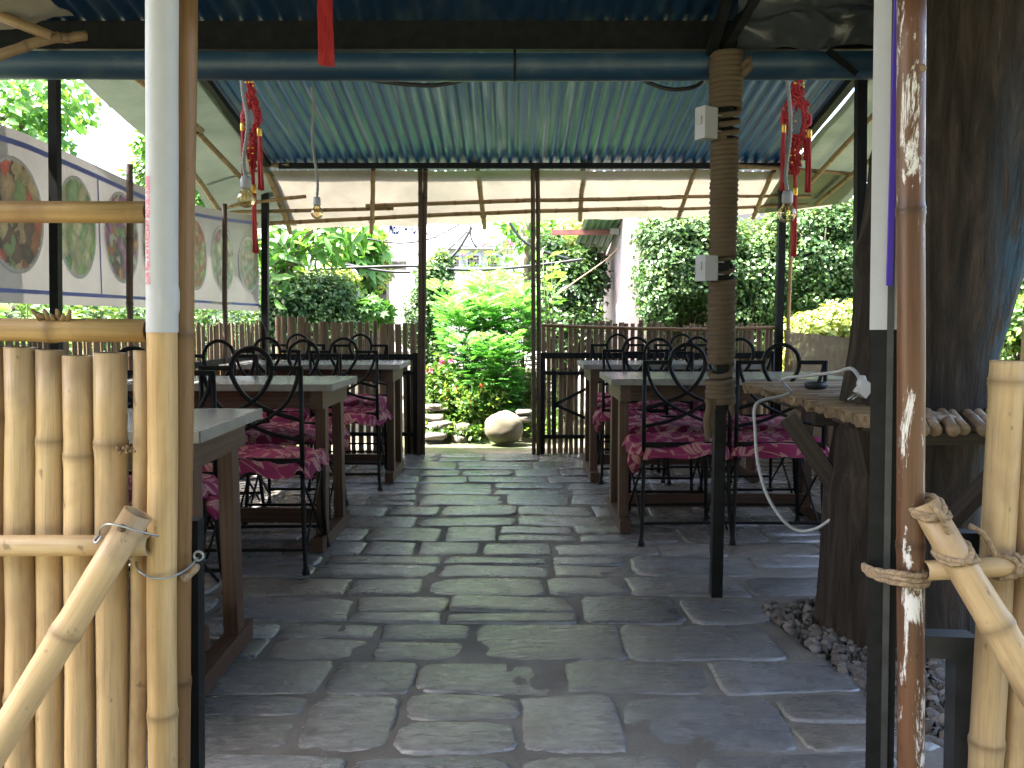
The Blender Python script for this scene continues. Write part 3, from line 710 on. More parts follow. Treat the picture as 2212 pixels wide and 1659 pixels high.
def crump(a, b):
    p = P(1590 + 420 * a, 108 - 190 * b - 10 * a, 3.30 - .30 * b)
    q = (a * 2.4, b * 2.2, 5); return p + Vector((0, -.06 * abs(mnoise.noise(q)) - .05 * abs(mnoise.noise((a * 6 + b * 3, b * 3, 1))), .05 * mnoise.noise((a * 4, b * 5, 8))))
m_.grid(crump, 50, 30); m_.build('sheet', M['tarp_dark'], td)

def post(name, label, cat, base, top, w_, mat, group=None, d_=None):
    t = thing(name, label, cat, base, group=group); m_ = MB(); m_.bar(base, top, w_, d_ or w_, up=(0, 1, 0)); m_.build('shaft', mat, t); return t
def PX(u0, v0, u1, v1, Y, z=-.02):
    a, b = P(u0, v0, Y), P(u1, v1, Y); return a + (b - a) * ((z - a.z) / (b.z - a.z))
post('steel_post', 'black square steel post on the left in front of the food banner', 'post', PX(117, 160, 121, 680, 3.56), P(117, 120, 3.56), .036, M['steel'], 'steel posts of the shelter')
post('steel_post', 'black steel post at the far left corner where the banner ends', 'post', PX(573, 380, 573, 690, 6.82), P(573, 352, 6.82), .05, M['steel'], 'steel posts of the shelter')
post('steel_post', 'black steel post at the far right corner beside a thin bamboo pole', 'post', PX(1692, 380, 1683, 700, 6.82), P(1692, 352, 6.82), .055, M['steel'], 'steel posts of the shelter')
post('steel_post', 'thin black steel post rising beside the dark tree trunk', 'post', PX(1860, 168, 1856, 663, 3.48), P(1860, 140, 3.48), .038, M['steel'], 'steel posts of the shelter')
t = thing('bamboo_pole', 'thin yellowish bamboo pole against the far right corner post', 'pole', (2.17, 6.80, 0)); m_ = MB(); culm(m_, (2.165, 6.80, 0), (2.19, 6.78, 1.98), .016, n=8); m_.build('culm', M['bamboo_rail'], t)
# paired bamboo poles either side of the rear opening
dp = [((905, 985), (908, 365), 'left pole of the pair at the left of the rear opening'), ((914, 983), (919, 360), 'right pole of the pair at the left of the rear opening'),
      ((1153, 985), (1151, 360), 'left pole of the pair at the right of the rear opening'), ((1163, 984), (1161, 362), 'right pole of the pair at the right of the rear opening')]
for (b, tp, lb) in dp:
    pb = P(b[0], b[1], 6.80); pb.z = -.02; ptp = P(tp[0], tp[1], 6.52); t = thing('bamboo_pole', 'dark bamboo, ' + lb, 'pole', pb, group='dark bamboo poles of the rear opening')
    m_ = MB(); culm(m_, pb, ptp, .0175, n=10, gap=.4, bend=.008); m_.build('culm', M['bamboo_dark'], t)

# rope-wound post with its two white boxes
base = G(1546, 1288); rp = thing('rope_wound_post', 'black steel post wound with thick coir rope, standing on the right of the aisle', 'post', base)
bx, by = base.x, base.y; topz = P(1550, 110, by).z
m_ = MB(); m_.bar((bx, by, -.02), (bx + .006, by, topz + .02), .043, .043, up=(0, 1, 0)); m_.build('shaft', M['steel'], rp)
def zrow(v): return P(1550, v, by).z
def rope_run(v0, v1, r_in, r, pitch, jit=.004, sag=0.0):
    z0, z1 = zrow(v1), zrow(v0); turns = (z1 - z0) / pitch; n_ = int(turns * 14); pts = []
    for k in range(n_ + 1):
        q = k / n_; a = q * turns * 2 * math.pi; rr = r_in + jit * mnoise.noise((q * turns * .8, 0, v0))
        z = z0 + (z1 - z0) * q + .004 * mnoise.noise((q * turns * 1.7, 3, v0)) + sag * math.sin(a)
        pts.append((bx + .003 + rr * math.cos(a), by + rr * math.sin(a), z))
    return pts
for (v0, v1, ri, r, pi_, j, sg) in ((112, 236, .052, .0125, .0185, .006, .004), (232, 302, .047, .011, .034, .006, .01), (298, 556, .043, .0115, .0180, .005, .003), (604, 786, .043, .0120, .0185, .006, .004), (790, 822, .040, .0115, .045, .006, .016), (818, 872, .046, .0125, .0180, .006, .004), (553, 606, .042, .008, .05, .004, .01)):
    m_ = MB(); m_.tube(rope_run(v0, v1, ri, r, pi_, j, sg), r, 7); m_.build('rope', M['rope'], rp)
for dx, v1, r in ((-.052, 950, .014), (-.035, 935, .010), (.040, 895, .009)):
    m_ = MB(); a = Vector((bx + dx, by - .045, zrow(860))); b = Vector((bx + dx - .004, by - .04, zrow(v1))); m_.tube([a.lerp(b, q) + Vector((.004 * math.sin(q * 9), 0, 0)) for q in [k / 8 for k in range(9)]], [r, r, r, r * 1.05, r * 1.05, r, r, r * .9, r * .5], 7); m_.build('rope_tail', M['rope'], rp)
m_ = MB(); m_.tube([(bx + .05, by - .03, zrow(150)), (bx + .085, by - .03, zrow(130)), (bx + .082, by - .03, zrow(152)), (bx + .05, by - .03, zrow(168))], .014, 7); m_.build('rope_end', M['rope'], rp)
for (ua, ub, va, vb, lb, dk) in ((1509, 1546, 234, 300, 'white plastic switch box strapped high on the rope-wound post', .3), (1507, 1549, 553, 606, 'white plastic switch box strapped halfway up the rope-wound post', 0)):
    c = P((ua + ub) / 2, (va + vb) / 2, by - .045); t = thing('switch_box', lb, 'switch box', c, group='switch boxes on the rope-wound post'); wz = abs(P(0, va, by).z - P(0, vb, by).z)
    rot = Matrix.Rotation(R(28), 3, 'Z'); m_ = MB(); m_.box(c, (.058, .05, wz), rot); m_.build('box', M['white_plastic'], t)
    m_ = MB(); m_.box(c + rot @ Vector((-.031, 0, 0)), (.006, .056, wz * 1.04), rot); m_.build('cover_plate', M['white_plastic'], t)
    m_ = MB(); m_.box(c + rot @ Vector((-.036, 0, .008)), (.006, .018, .03), rot); m_.build('rocker', M['white_plastic'], t)
    for dz in (-.25, .25):
        m_ = MB(); m_.tube([c + Vector((.028, -.012, dz * wz)), c + Vector((.06, 0, dz * wz)), c + Vector((.07, .04, dz * wz))], .0025, 5); m_.build('tie', M['wire'], t)
for (ua, va, ub, vb, lb) in ((1535, 112, 1580, -30, 'left of two black steel braces rising from the top of the rope-wound post'), (1562, 108, 1650, -40, 'right of two black steel braces rising from the top of the rope-wound post')):
    a, b = P(ua, va, by), P(ub, vb, by - .25); t = thing('steel_brace', lb, 'brace', a, group='braces over the rope-wound post'); m_ = MB(); m_.bar(a, b, .034, .034); m_.build('bar', M['steel'], t)
# ------------------------------------------------------------------ back and side fences of split bamboo
slat_meshes = []
for i in range(9):
    m_ = MB(); wd = 1.0; vs = []; uv = []; r0 = random.random() * 9
    zs = [0, .3 + .1 * random.random(), .62 + .06 * random.random(), .64, .66, 1.0]; ndv = [0, 0, .3, 1, .2, .3]; n_ = 5
    ph = random.random() * 6
    for k, z in enumerate(zs):
        for j in range(n_ + 1):
            t = math.pi * j / n_; s_ = 1.06 if k == 3 else 1
            vs.append((-.5 * math.cos(t) * s_ + .10 * math.sin(z * 5 + ph) * .5, -.30 * math.sin(t) * s_, z)); uv.append((j * .012 + r0, z + r0))
    # flat back
    fs = [(k * (n_ + 1) + j, k * (n_ + 1) + j + 1, (k + 1) * (n_ + 1) + j + 1, (k + 1) * (n_ + 1) + j) for k in range(len(zs) - 1) for j in range(n_)]
    fs += [(k * (n_ + 1) + n_, k * (n_ + 1), (k + 1) * (n_ + 1), (k + 1) * (n_ + 1) + n_) for k in range(len(zs) - 1)]
    fs.append(tuple(range((len(zs) - 1) * (n_ + 1), len(zs) * (n_ + 1))))
    m_.add(vs, fs, uv, [ndv[k] for k in range(len(zs)) for j in range(n_ + 1)]); slat_meshes.append(m_.mesh('slat', M['bamboo_grey']))
def slat(parent, x, y, wd, h, rz=0.0, lean=0.0, z0=-.01):
    o = bpy.data.objects.new('slat', random.choice(slat_meshes)); COL.objects.link(o); o.parent = parent
    o.location = Vector((x, y, z0)) - origin_of(parent); o.scale = (wd, wd * .9, h); o.rotation_euler = (random.gauss(0, .004), lean, rz); return o
bf = thing('bamboo_fence', 'back fence of wide dark bamboo slats left of the rear opening', 'fence', (-1.35, 6.9, 0))
x = -1.90
while x < -.80:
    wd = random.choice((.036, .04, .046, .052, .068)); wd = min(wd, -.77 - x); tv = 684 if x < -1.72 else random.uniform(693, 701)
    slat(bf, x + wd / 2, 6.90 + random.uniform(-.006, .006), wd, P(1106, tv, 6.9).z + .01, lean=random.gauss(0, .006)); x += wd + random.choice((.004, .008, .012, .018))
def fbar(parent, a, b, w_=.03, name='rail', mat='steel', h_=None): m_ = MB(); m_.bar(a, b, w_, h_ or w_); return m_.build(name, M[mat], parent)
zf = lambda v, y=6.85: P(1106, v, y).z
fbar(bf, (-1.92, 6.86, zf(771)), (-.74, 6.86, zf(771)), .03, h_=.045); fbar(bf, (-1.5, 6.86, zf(806)), (-.74, 6.86, zf(806)), .025); fbar(bf, (-1.92, 6.86, zf(938)), (-.74, 6.86, zf(938)), .03)
fbar(bf, (-.765, 6.85, 0), (-.765, 6.85, zf(762)), .05, 'frame_upright'); fbar(bf, (-.83, 6.865, 0), (-.83, 6.865, zf(800)), .025, 'frame_upright')
br = thing('bamboo_fence', 'back fence of narrow bamboo slats with a reddish top rail right of the rear opening', 'fence', (1.2, 6.9, 0))
x = .235
while x < 2.10:
    wd = random.choice((.034, .038, .042, .048)); tv = random.uniform(690, 700) + (6 if x > 1.2 else 0)
    slat(br, x + wd / 2, 6.90 + random.uniform(-.006, .006), wd, P(1106, tv, 6.9).z + .01, lean=random.gauss(0, .010) + (.06 if 1.28 < x < 1.5 else 0)); x += wd + random.choice((.004, .007, .012, .016))
m_ = MB(); culm(m_, P(1172, 703, 6.82), P(1500, 712, 6.82), .0135, n=8, gap=.3, bend=.006); m_.build('top_rail', M['bamboo_brown'], br)
m_ = MB(); culm(m_, P(1480, 712, 6.80), P(1682, 708, 6.82), .0135, n=8, gap=.3); m_.build('top_rail', M['bamboo_brown'], br)
fbar(br, (.20, 6.85, zf(768)), (2.10, 6.85, zf(768)), .03, h_=.045); fbar(br, (.20, 6.85, zf(806)), (1.7, 6.85, zf(806)), .028); fbar(br, (.20, 6.85, zf(943)), (1.7, 6.85, zf(943)), .03)
fbar(br, (.235, 6.85, 0), (.235, 6.85, zf(765)), .05, 'frame_upright'); fbar(br, (.335, 6.84, zf(943)), (.335, 6.84, zf(800)), .035, 'frame_upright')
pm = P(1198, 874, 6.83)
fbar(br, pm, P(1290, 828, 6.83), .022, 'diagonal_brace'); fbar(br, pm, P(1295, 916, 6.83), .022, 'diagonal_brace')
sf = thing('bamboo_fence', 'long side fence of split bamboo slats under the food banner', 'fence', (-1.98, 5, 0))
y = 2.4
while y < 6.83:
    wd = random.choice((.03, .036, .042)); slat(sf, -1.985 + random.uniform(-.006, .006), y, wd, random.uniform(1.04, 1.085), rz=R(90) + random.gauss(0, .1), lean=0); y += wd + random.choice((.002, .006, .012))
m_ = MB(); m_.bar((-1.945, 2.4, .80), (-1.945, 6.8, .80), .03, .04); m_.build('rail', M['steel'], sf)
m_ = MB(); m_.bar((-1.945, 2.4, .2), (-1.945, 6.8, .2), .03, .03); m_.build('rail', M['steel'], sf)
for (u, v0, lb) in ((280, 355, 'taller brown bamboo stick before the banner, over the red and purple salad picture'), (485, 440, 'shorter brown bamboo stick standing in front of the far end of the banner')):
    yb = 1.935 * F / (1106 - u); t = thing('bamboo_stick', lb, 'stick', (-1.935, yb, 0), group='bamboo sticks before the banner'); m_ = MB(); culm(m_, PX(u, v0, u + 1, 690, yb, 0), P(u, v0, yb), .0165, n=9, gap=.28); m_.build('culm', M['bamboo_dark'], t)
bs = thing('burlap_screen', 'brown burlap screen closing the right side behind the tables', 'screen', (2.15, 5.6, 0))
m_ = MB(); m_.grid(lambda a, b: (2.15 + .03 * mnoise.noise((a * 5, b * 2, 0)), 6.80 - 2.8 * a, (.995 + .012 * mnoise.noise((a * 14, 0, 0)) - .03 * math.sin(a * 3.1)) * b), 60, 14, lambda a, b: (a * 2.8 * 1.6, b * 1.6)); m_.build('cloth', M['burlap'], bs)
m_ = MB(); culm(m_, (2.17, 6.8, .45), (2.17, 4.0, .45), .013, n=8); m_.build('batten', M['bamboo_dark'], bs)

# ------------------------------------------------------------------ printed food banner along the left side
bn = thing('food_banner', 'long white printed banner with oval food pictures and blue border lines', 'banner', (-2.0, 5, 1.15))
def bt(y): return 1.83 + .012 * (y - 3.3) + .012 * math.sin(y * 2.1) - .05 * max(0, math.sin((y - 3.56) / 3.3 * math.pi)) * (1 if 3.56 < y < 6.86 else 0)
def bx_(y, z): return -2.005 + .012 * mnoise.noise((y * 1.6, z * 1.2, 0))
m_ = MB(); m_.grid(lambda a, b: (bx_(2.5 + 4.33 * a, b), 2.5 + 4.33 * a, 1.143 + .004 * a + (bt(2.5 + 4.33 * a) - 1.143) * b), 70, 8); m_.build('cloth', M['banner'], bn)
def strip(y0, y1, f0, f1, name, mat, n_=60, off=.0035):
    m_ = MB(); m_.grid(lambda a, b: (bx_(y0 + (y1 - y0) * a, .5) + off, y0 + (y1 - y0) * a, f0(y0 + (y1 - y0) * a) + (f1(y0 + (y1 - y0) * a) - f0(y0 + (y1 - y0) * a)) * b), n_, 1); return m_.build(name, M[mat], bn)
strip(2.5, 6.82, lambda y: bt(y) - .066, lambda y: bt(y) - .043, 'border_line', 'navy')
strip(2.5, 6.82, lambda y: 1.186, lambda y: 1.203, 'border_line', 'navy')
for yy in (4.197, 5.13): strip(yy - .007, yy + .007, lambda y: 1.203, lambda y: bt(y) - .066, 'divider_line', 'navy', 1)
FO = [((.42, .14, .07), (.10, .05, .04), (.55, .42, .22), (.16, .08, .06), (.58, .10, .06), (.48, .32, .18), (.26, .36, .14)),
      ((.28, .46, .14), (.60, .58, .34), (.36, .52, .18), (.50, .52, .28), (.16, .34, .12), (.30, .44, .2), (.56, .50, .30)),
      ((.42, .10, .30), (.62, .24, .09), (.20, .40, .14), (.10, .07, .07), (.50, .16, .36), (.60, .58, .52), (.32, .07, .22)),
      ((.52, .26, .18), (.60, .16, .10), (.55, .42, .24), (.34, .50, .16), (.48, .2, .14), (.58, .34, .24)),
      ((.36, .42, .28), (.46, .50, .34), (.26, .34, .22), (.34, .10, .16), (.54, .56, .38), (.42, .40, .3)),
      ((.40, .36, .28), (.30, .40, .26), (.46, .30, .22), (.34, .36, .22), (.24, .32, .2))]
for i, (yc, zc_, ry, rz_) in enumerate(((3.49, 1.497, .205, .233), (3.98, 1.50, .178, .234), (4.44, 1.497, .20, .232), (5.46, 1.495, .23, .232), (6.01, 1.495, .23, .225), (6.58, 1.495, .235, .21), (4.87, 1.497, .19, .232))):
    m_ = MB(); n_ = 40; vs = [(bx_(yc, .5) + .006, yc, zc_)] + [(bx_(yc + ry * math.cos(2 * math.pi * k / n_), .5) + .006, yc + ry * math.cos(2 * math.pi * k / n_), zc_ + rz_ * math.sin(2 * math.pi * k / n_)) for k in range(n_)]
    uv = [(.5, .5)] + [(.5 + .5 * math.cos(2 * math.pi * k / n_), .5 + .5 * math.sin(2 * math.pi * k / n_)) for k in range(n_)]
    m_.add(vs, [(0, 1 + k, 1 + (k + 1) % n_) for k in range(n_)], uv); mat = m_food('printed_dish', FO[i % 6], (5.5, 5, 8, 10, 6, 9, 7)[i]); m_.build('food_picture', mat, bn)

# ------------------------------------------------------------------ tables
def make_table():
    t = thing('table', None, 'table')
    m_ = MB(); m_.box((0, 0, .763), (1.2, .58, .024)); m_.build('tabletop', M['laminate'], t, local=True, smooth=False)
    for (c, s_) in (((0, -.2935, .7605), (1.206, .007, .031)), ((0, .2935, .7605), (1.206, .007, .031)), ((-.6035, 0, .7605), (.007, .58, .031)), ((.6035, 0, .7605), (.007, .58, .031))):
        m_ = MB(); m_.box(c, s_); m_.build('edge_strip', M['laminate_edge'], t, local=True)
    for y in (-.20, .20): m_ = MB(); m_.box((0, y, .703), (1.0, .022, .088)); m_.build('apron', M['wood'], t, local=True)
    for x in (-.53, .53):
        m_ = MB(); m_.box((x, 0, .703), (.055, .52, .088)); m_.build('bearer', M['wood'], t, local=True)
        m_ = MB(); m_.box((x, 0, .032), (.055, .60, .062)); m_.build('runner', M['wood'], t, local=True)
        for y in (-.165, .165): m_ = MB(); m_.bar((x, y * 1.12, .063), (x, y, .659), .046, .066, up=(0, 1, 0)); m_.build('leg', M['wood'], t, local=True)
    m_ = MB(); m_.box((0, .02, .10), (1.005, .028, .07)); m_.build('stretcher', M['wood'], t, local=True)
    return t
tabs = [(-1.43, 2.53, .01, 'grey-topped wooden table nearest the camera, mostly behind the left entrance post'),
        (-1.42, 4.19, -.02, 'grey-topped wooden table in the middle of the left side'),
        (-1.34, 5.89, .0, 'grey-topped wooden table at the back left, beside the dark back fence'),
        (1.10, 4.54, .0, 'grey-topped wooden table at the front right, behind the rope-wound post'),
        (1.075, 5.90, .0, 'grey-topped wooden table at the back right, beside the metal gate frame')]
t0 = make_table()
for i, (x, y, rz, lb) in enumerate(tabs):
    t = t0 if i == 0 else copy_tree(t0); t.location = (x, y, .010); t.rotation_euler.z = rz; t['label'] = lb; t['group'] = 'dining tables of the café'

# ------------------------------------------------------------------ wrought iron chairs with printed cushions
def tube_part(name, pts, r, parent, n=6, mat='iron', smooth=6):
    m_ = MB(); m_.tube(catmull(pts, smooth) if smooth else pts, r, n); return m_.build(name, M[mat], parent, local=True)
def cushion_mesh(seed):
    m_ = MB()
    def fn(a, b):
        x, y = (a - .5) * 2, (b - .5) * 2
        def fold(q):
            s_ = 1 if q > 0 else -1; q = abs(q)
            return (s_ * q / .78, 0) if q < .78 else (s_ * (1 + .05 * (q - .78) / .22), (q - .78) / .22)
        fx, dx = fold(x); fy, dy = fold(y); d = max(dx, dy); mx_ = max(abs(fx), abs(fy), 1e-6); kk = max(1.0, ((abs(fx) / mx_) ** 5 + (abs(fy) / mx_) ** 5) ** .2); fx /= kk; fy /= kk
        n1 = mnoise.noise((x * 2 + seed, y * 2, 0)); n2 = mnoise.noise((x * 5, y * 5 + seed, 3)); n3 = mnoise.noise((x * 3 + seed, y * 11, 6))
        z = .486 + .024 * n1 + .014 * n2 + .011 * n3 - .012 * (fx * fx + fy * fy)
        droop = .052 + .016 * mnoise.noise((math.atan2(y, x) * 3, seed, 1)); z -= d * droop
        fl = 1 + .045 * d * (1 + mnoise.noise((math.atan2(y, x) * 2.5 + seed, 2, 0)))
        z -= .018 * (d > .0) * 0
        return (fx * .222 * fl + .012 * n2, fy * .215 * fl + .01 * n1, z)
    m_.grid(fn, 34, 34, lambda a, b: (a * .56 + seed, b * .56 + seed * .7)); return m_.mesh('seat_cushion', M['fabric'])
def bag_mesh(seed):   # the corner of cloth knotted at the chair side
    m_ = MB()
    def fn(a, b):
        t = a * 2 * math.pi; z = b
        r = .035 * (math.sin(b * math.pi * .85 + .35)) * (1 + .35 * math.sin(t * 3 + seed)); return (.235 + r * math.cos(t) * .7, -.12 + r * math.sin(t) * 1.6, .45 - .13 * b)
    m_.grid(fn, 14, 8, lambda a, b: (a * .2 + seed, b * .2)); return m_.mesh('cushion_corner', M['fabric'])
cush = [cushion_mesh(s_) for s_ in (0.0, 2.3, 5.1, 7.7)]; bags = [bag_mesh(s_) for s_ in (0.0, 2.0)]
def make_chair():
    t = thing('chair', None, 'chair'); W = .205; yb = -.2
    fr = MB(); z = .425
    for (a, b) in (((-W, yb, z), (W, yb, z)), ((-W, .19, z), (W, .19, z)), ((-W, yb, z), (-W, .19, z)), ((W, yb, z), (W, .19, z)), ((-W, -.07, z), (W, -.07, z)), ((-W, .06, z), (W, .06, z))): fr.bar(a, b, .014, .018)
    fr.build('seat_frame', M['iron'], t, local=True)
    bk = MB(); r = .0088
    for s_ in (-1, 1):
        bk.tube([(s_ * W, yb, .40), (s_ * W, yb, .868)], .0105, 6)
        bk.bar((s_ * (W + .006), yb, .863), (s_ * .078, yb, .863), .017, .019)
        bk.tube(catmull([(s_ * .197, yb, .862), (s_ * .185, yb, .80), (s_ * .145, yb, .72), (s_ * .08, yb, .663), (0, yb, .622), (-s_ * .09, yb, .585), (-s_ * .2, yb, .562)], 5), r, 6)
    loop = catmull([(-.2, yb, .645), (-.09, yb, .678), (0, yb, .722), (.052, yb, .775), (.083, yb, .845), (.072, yb, .905), (.035, yb, .938), (0, yb, .946), (-.035, yb, .938), (-.072, yb, .905), (-.083, yb, .845), (-.052, yb, .775), (0, yb, .722), (.09, yb, .678), (.2, yb, .645)], 5)
    bk.tube([p + Vector((0, .004, 0)) for p in loop], .0105, 6); bk.bar((-W, yb, .474), (W, yb, .474), .014, .024)
    bk.build('backrest', M['iron'], t, local=True)
    for s_ in (-1, 1):
        for (pts) in ([(s_ * W, yb, .40), (s_ * (W + .002), yb - .004, .22), (s_ * (W + .014), yb - .035, .008)], [(s_ * W, .19, .40), (s_ * (W + .004), .195, .2), (s_ * (W + .014), .215, .008)]):
            m_ = MB(); m_.tube(catmull(pts, 5), .0098, 6); e = Vector(pts[-1]); m_.lathe([(.0085, .03), (.013, .012), (.017, .002), (.016, -.008), (0, -.008)], e, 10); m_.build('leg', M['iron'], t, local=True)
        m_ = MB(); m_.tube([(s_ * W, yb, .385), (s_ * (W + .004), 0, .22), (s_ * W, .19, .06)], .006, 5); m_.tube([(s_ * W, .19, .385), (s_ * (W - .004), 0, .22), (s_ * W, yb, .06)], .006, 5); m_.build('side_brace', M['iron'], t, local=True)
    for (y, z) in ((yb - .012, .10), (.2, .10)): m_ = MB(); m_.bar((-W, y, z), (W, y, z), .011, .013); m_.build('stretcher', M['iron'], t, local=True)
    for me in (cush[0], bags[0]):
        o = bpy.data.objects.new(me.name, me); COL.objects.link(o); o.parent = t
    return t
chairs = [  # x, y of the back, facing (+1: back towards the camera), label
 (-1.34, 1.96, 1, 'black iron chair half hidden behind the left entrance bamboo pickets'),
 (-1.34, 3.24, -1, 'black iron chair on the aisle side behind the nearest left table'),
 (-1.80, 3.26, -1, 'black iron chair on the fence side behind the nearest left table'),
 (-1.085, 3.55, 1, 'black iron chair on the aisle side in front of the middle left table'),
 (-1.56, 3.52, 1, 'black iron chair at the front of the middle left table, next to the banner side'),
 (-1.17, 4.82, -1, 'black iron chair on the aisle side, at the rear of the middle left table'),
 (-1.61, 4.72, -1, 'black iron chair on the fence side, at the rear of the middle left table'),
 (-1.05, 5.32, 1, 'black iron chair on the aisle side in front of the back left table'),
 (-1.55, 5.42, 1, 'black iron chair on the fence side in front of the back left table'),
 (-1.17, 6.62, -1, 'black iron chair behind the back left table, nearest the rear opening'),
 (-1.67, 6.70, -1, 'black iron chair in the far left corner behind the back left table'),
 (.815, 4.03, 1, 'black iron chair left of the rope-wound post, in front of the front right table'),
 (1.272, 4.03, 1, 'black iron chair right of the rope-wound post, beside the bamboo counter'),
 (.875, 5.16, -1, 'black iron chair on the aisle side, at the rear of the front right table'),
 (1.39, 5.22, -1, 'black iron chair on the burlap side, at the rear of the front right table'),
 (.80, 5.52, 1, 'black iron chair on the aisle side in front of the back right table'),
 (1.205, 5.58, 1, 'black iron chair in front of the back right table, seen behind the rope-wound post'),
 (.835, 6.74, -1, 'black iron chair behind the back right table, nearest the metal gate frame'),
 (1.325, 6.74, -1, 'black iron chair behind the back right table, nearest the far right corner post')]
c0 = make_chair()
for i, (x, yb, s_, lb) in enumerate(chairs):
    c = c0 if i == 0 else copy_tree(c0); rz = (0 if s_ > 0 else math.pi) + random.gauss(0, .025)
    c.location = (x, yb + .2 * s_, .016); c.rotation_euler.z = rz; c['label'] = lb; c['group'] = 'wrought iron chairs round the tables'
    for ch in c.children:
        if ch.name.startswith('seat_cushion'): ch.data = cush[i % 4]; ch.rotation_euler.z = random.gauss(0, .05) + (math.pi if i % 3 == 0 else 0); ch.scale = (random.uniform(1.02, 1.12), random.uniform(1.0, 1.1), 1)
        if ch.name.startswith('cushion_corner'):
            ch.data = bags[i % 2]
            if i % 2: ch.scale.x = -1

# ------------------------------------------------------------------ tree, counter
tc = Vector((1.353, 2.95, 0))
tree = thing('tree_trunk', 'massive dark tree trunk with flaking blue paint growing through the bamboo counter', 'tree', tc)
def trunk(a, b):
    z = -.06 + 3.3 * b; t = a * 2 * math.pi
    xs_, rs2 = np.interp(z, [0, .5, .96, 1.41, 1.73, 3.3], [1.353, 1.36, 1.41, 1.48, 1.545, 1.75]), np.interp(z, [0, .5, .96, 1.41, 1.73, 3.3], [.258, .25, .233, .268, .285, .33])
    r = rs2 + .05 * max(0, .22 - z) * (1 + .5 * math.sin(3 * t + 1))
    r *= 1 + .05 * mnoise.noise((math.cos(t) * 1.6, math.sin(t) * 1.6, z * 1.1)) + .03 * mnoise.noise((math.cos(t) * 5, math.sin(t) * 5, z * 1.3))
    r += .010 * abs(mnoise.noise((math.cos(t) * 11, math.sin(t) * 11, z * 1.2)))
    for (kt, kz, ka, kw) in ((math.pi * 1.05, 1.62, .045, .10), (math.pi * 1.02, 1.30, .035, .08), (math.pi * 1.15, .52, .03, .10)):
        dt = math.atan2(math.sin(t - kt), math.cos(t - kt)); r += ka * math.exp(-(dt / .35) ** 2 - ((z - kz) / kw) ** 2)
    return (xs_ + r * math.cos(t), tc.y + r * math.sin(t), z)
m_ = MB(); m_.grid(trunk, 72, 90); m_.build('trunk', M['bark'], tree)
ct = thing('bamboo_counter', 'counter of round bamboo poles fixed round the dark tree trunk', 'counter', (1.3, 2.95, 0))
y = 2.50; k = 0
while y < 3.86:
    r = random.uniform(.016, .021); m_ = MB(); xl = 1.03 + random.uniform(-.012, .012)
    xr = 1.2 if y < 3.2 else 1.62
    culm(m_, (xl, y, .80 - r + random.uniform(-.003, .003)), (xr + .1, y + random.uniform(-.01, .01), .80 - r), r, n=9, bend=.004); m_.build('pole', M['bamboo_grey'] if k % 3 else M['bamboo_batten'], ct); y += 2 * r + .004; k += 1
for j in range(18):
    r = random.uniform(.0165, .019); xe = 1.08 + j * .040; m_ = MB()
    culm(m_, (xe, 2.35 - .03 * (j % 2) + random.uniform(-.012, .012), .797 - r), (xe + .24, 2.90, .80 - r), r, n=10, bend=.004, hollow=False); m_.build('pole', M['bamboo_grey'], ct)
for (a, b, w_, h_, nm) in (((1.13, 2.5, .745), (1.13, 3.82, .745), .03, .035, 'bearer'), ((1.18, 2.46, .738), (1.85, 2.46, .738), .03, .035, 'bearer'), (P(1702, 900, 3.0), P(1806, 1052, 2.95), .05, .06, 'bracket'), ((1.10, 2.74, .74), (1.19, 2.82, .50), .045, .045, 'bracket'),
                        ((1.06, 3.0, .735), (1.5, 2.98, .735), .04, .05, 'bearer'), ((1.45, 2.42, .72), (1.40, 2.75, .40), .045, .045, 'bracket')):
    m_ = MB(); m_.bar(a, b, w_, h_); m_.build(nm, M['wood_dark'], ct)
cab = thing('extension_cable', 'grey-white cable with a white plug looping off the bamboo counter edge', 'cable', (1.1, 3.0, .8))
zt = .812
pts = [(1.33, 2.52, .815), P(1856, 815, 2.62), P(1838, 796, 2.70), P(1806, 804, 2.80), P(1745, 811, 3.0), P(1690, 820, 3.15), Vector((1.04, 3.2, zt)), Vector((1.008, 3.19, .795)), P(1634, 872, 3.16), P(1631, 930, 3.14), P(1637, 1000, 3.10), P(1656, 1068, 3.06), P(1690, 1122, 3.02), P(1725, 1146, 3.0), P(1765, 1141, 2.96), P(1806, 1113, 2.92)]
pts[0] = P(1864, 832, 2.60)
m_ = MB(); m_.tube(catmull(pts, 7), .0058, 7); m_.build('cord', M['white_plastic'], cab)
pl = P(1866, 840, 2.60); m_ = MB(); rot = Matrix.Rotation(R(-55), 3, 'Y'); m_.box(pl, (.045, .035, .034), rot); m_.lathe([(.012, -.03), (.017, 0), (.010, .022), (0, .024)], pl + Vector((-.006, -.0, .018)), 10); m_.build('plug', M['white_plastic'], cab)
for dx in (-.006, .008):
    m_ = MB(); a = pl + Vector((-.022 + dx, -.005, -.016)); m_.tube([a, a + Vector((-.022, 0, -.016))], .0025, 6); m_.build('pin', M['wire'], cab)
at_ = thing('ashtray', 'small dark metal ashtray on the far part of the bamboo counter', 'ashtray', P(1762, 835, 3.45)); at_.location.z = .80
m_ = MB(); m_.lathe([(0, .002), (.038, .002), (.045, .012), (.047, .028), (.043, .028), (.038, .010), (0, .008)], at_.location, 18); m_.build('bowl', M['steel_grey'], at_)
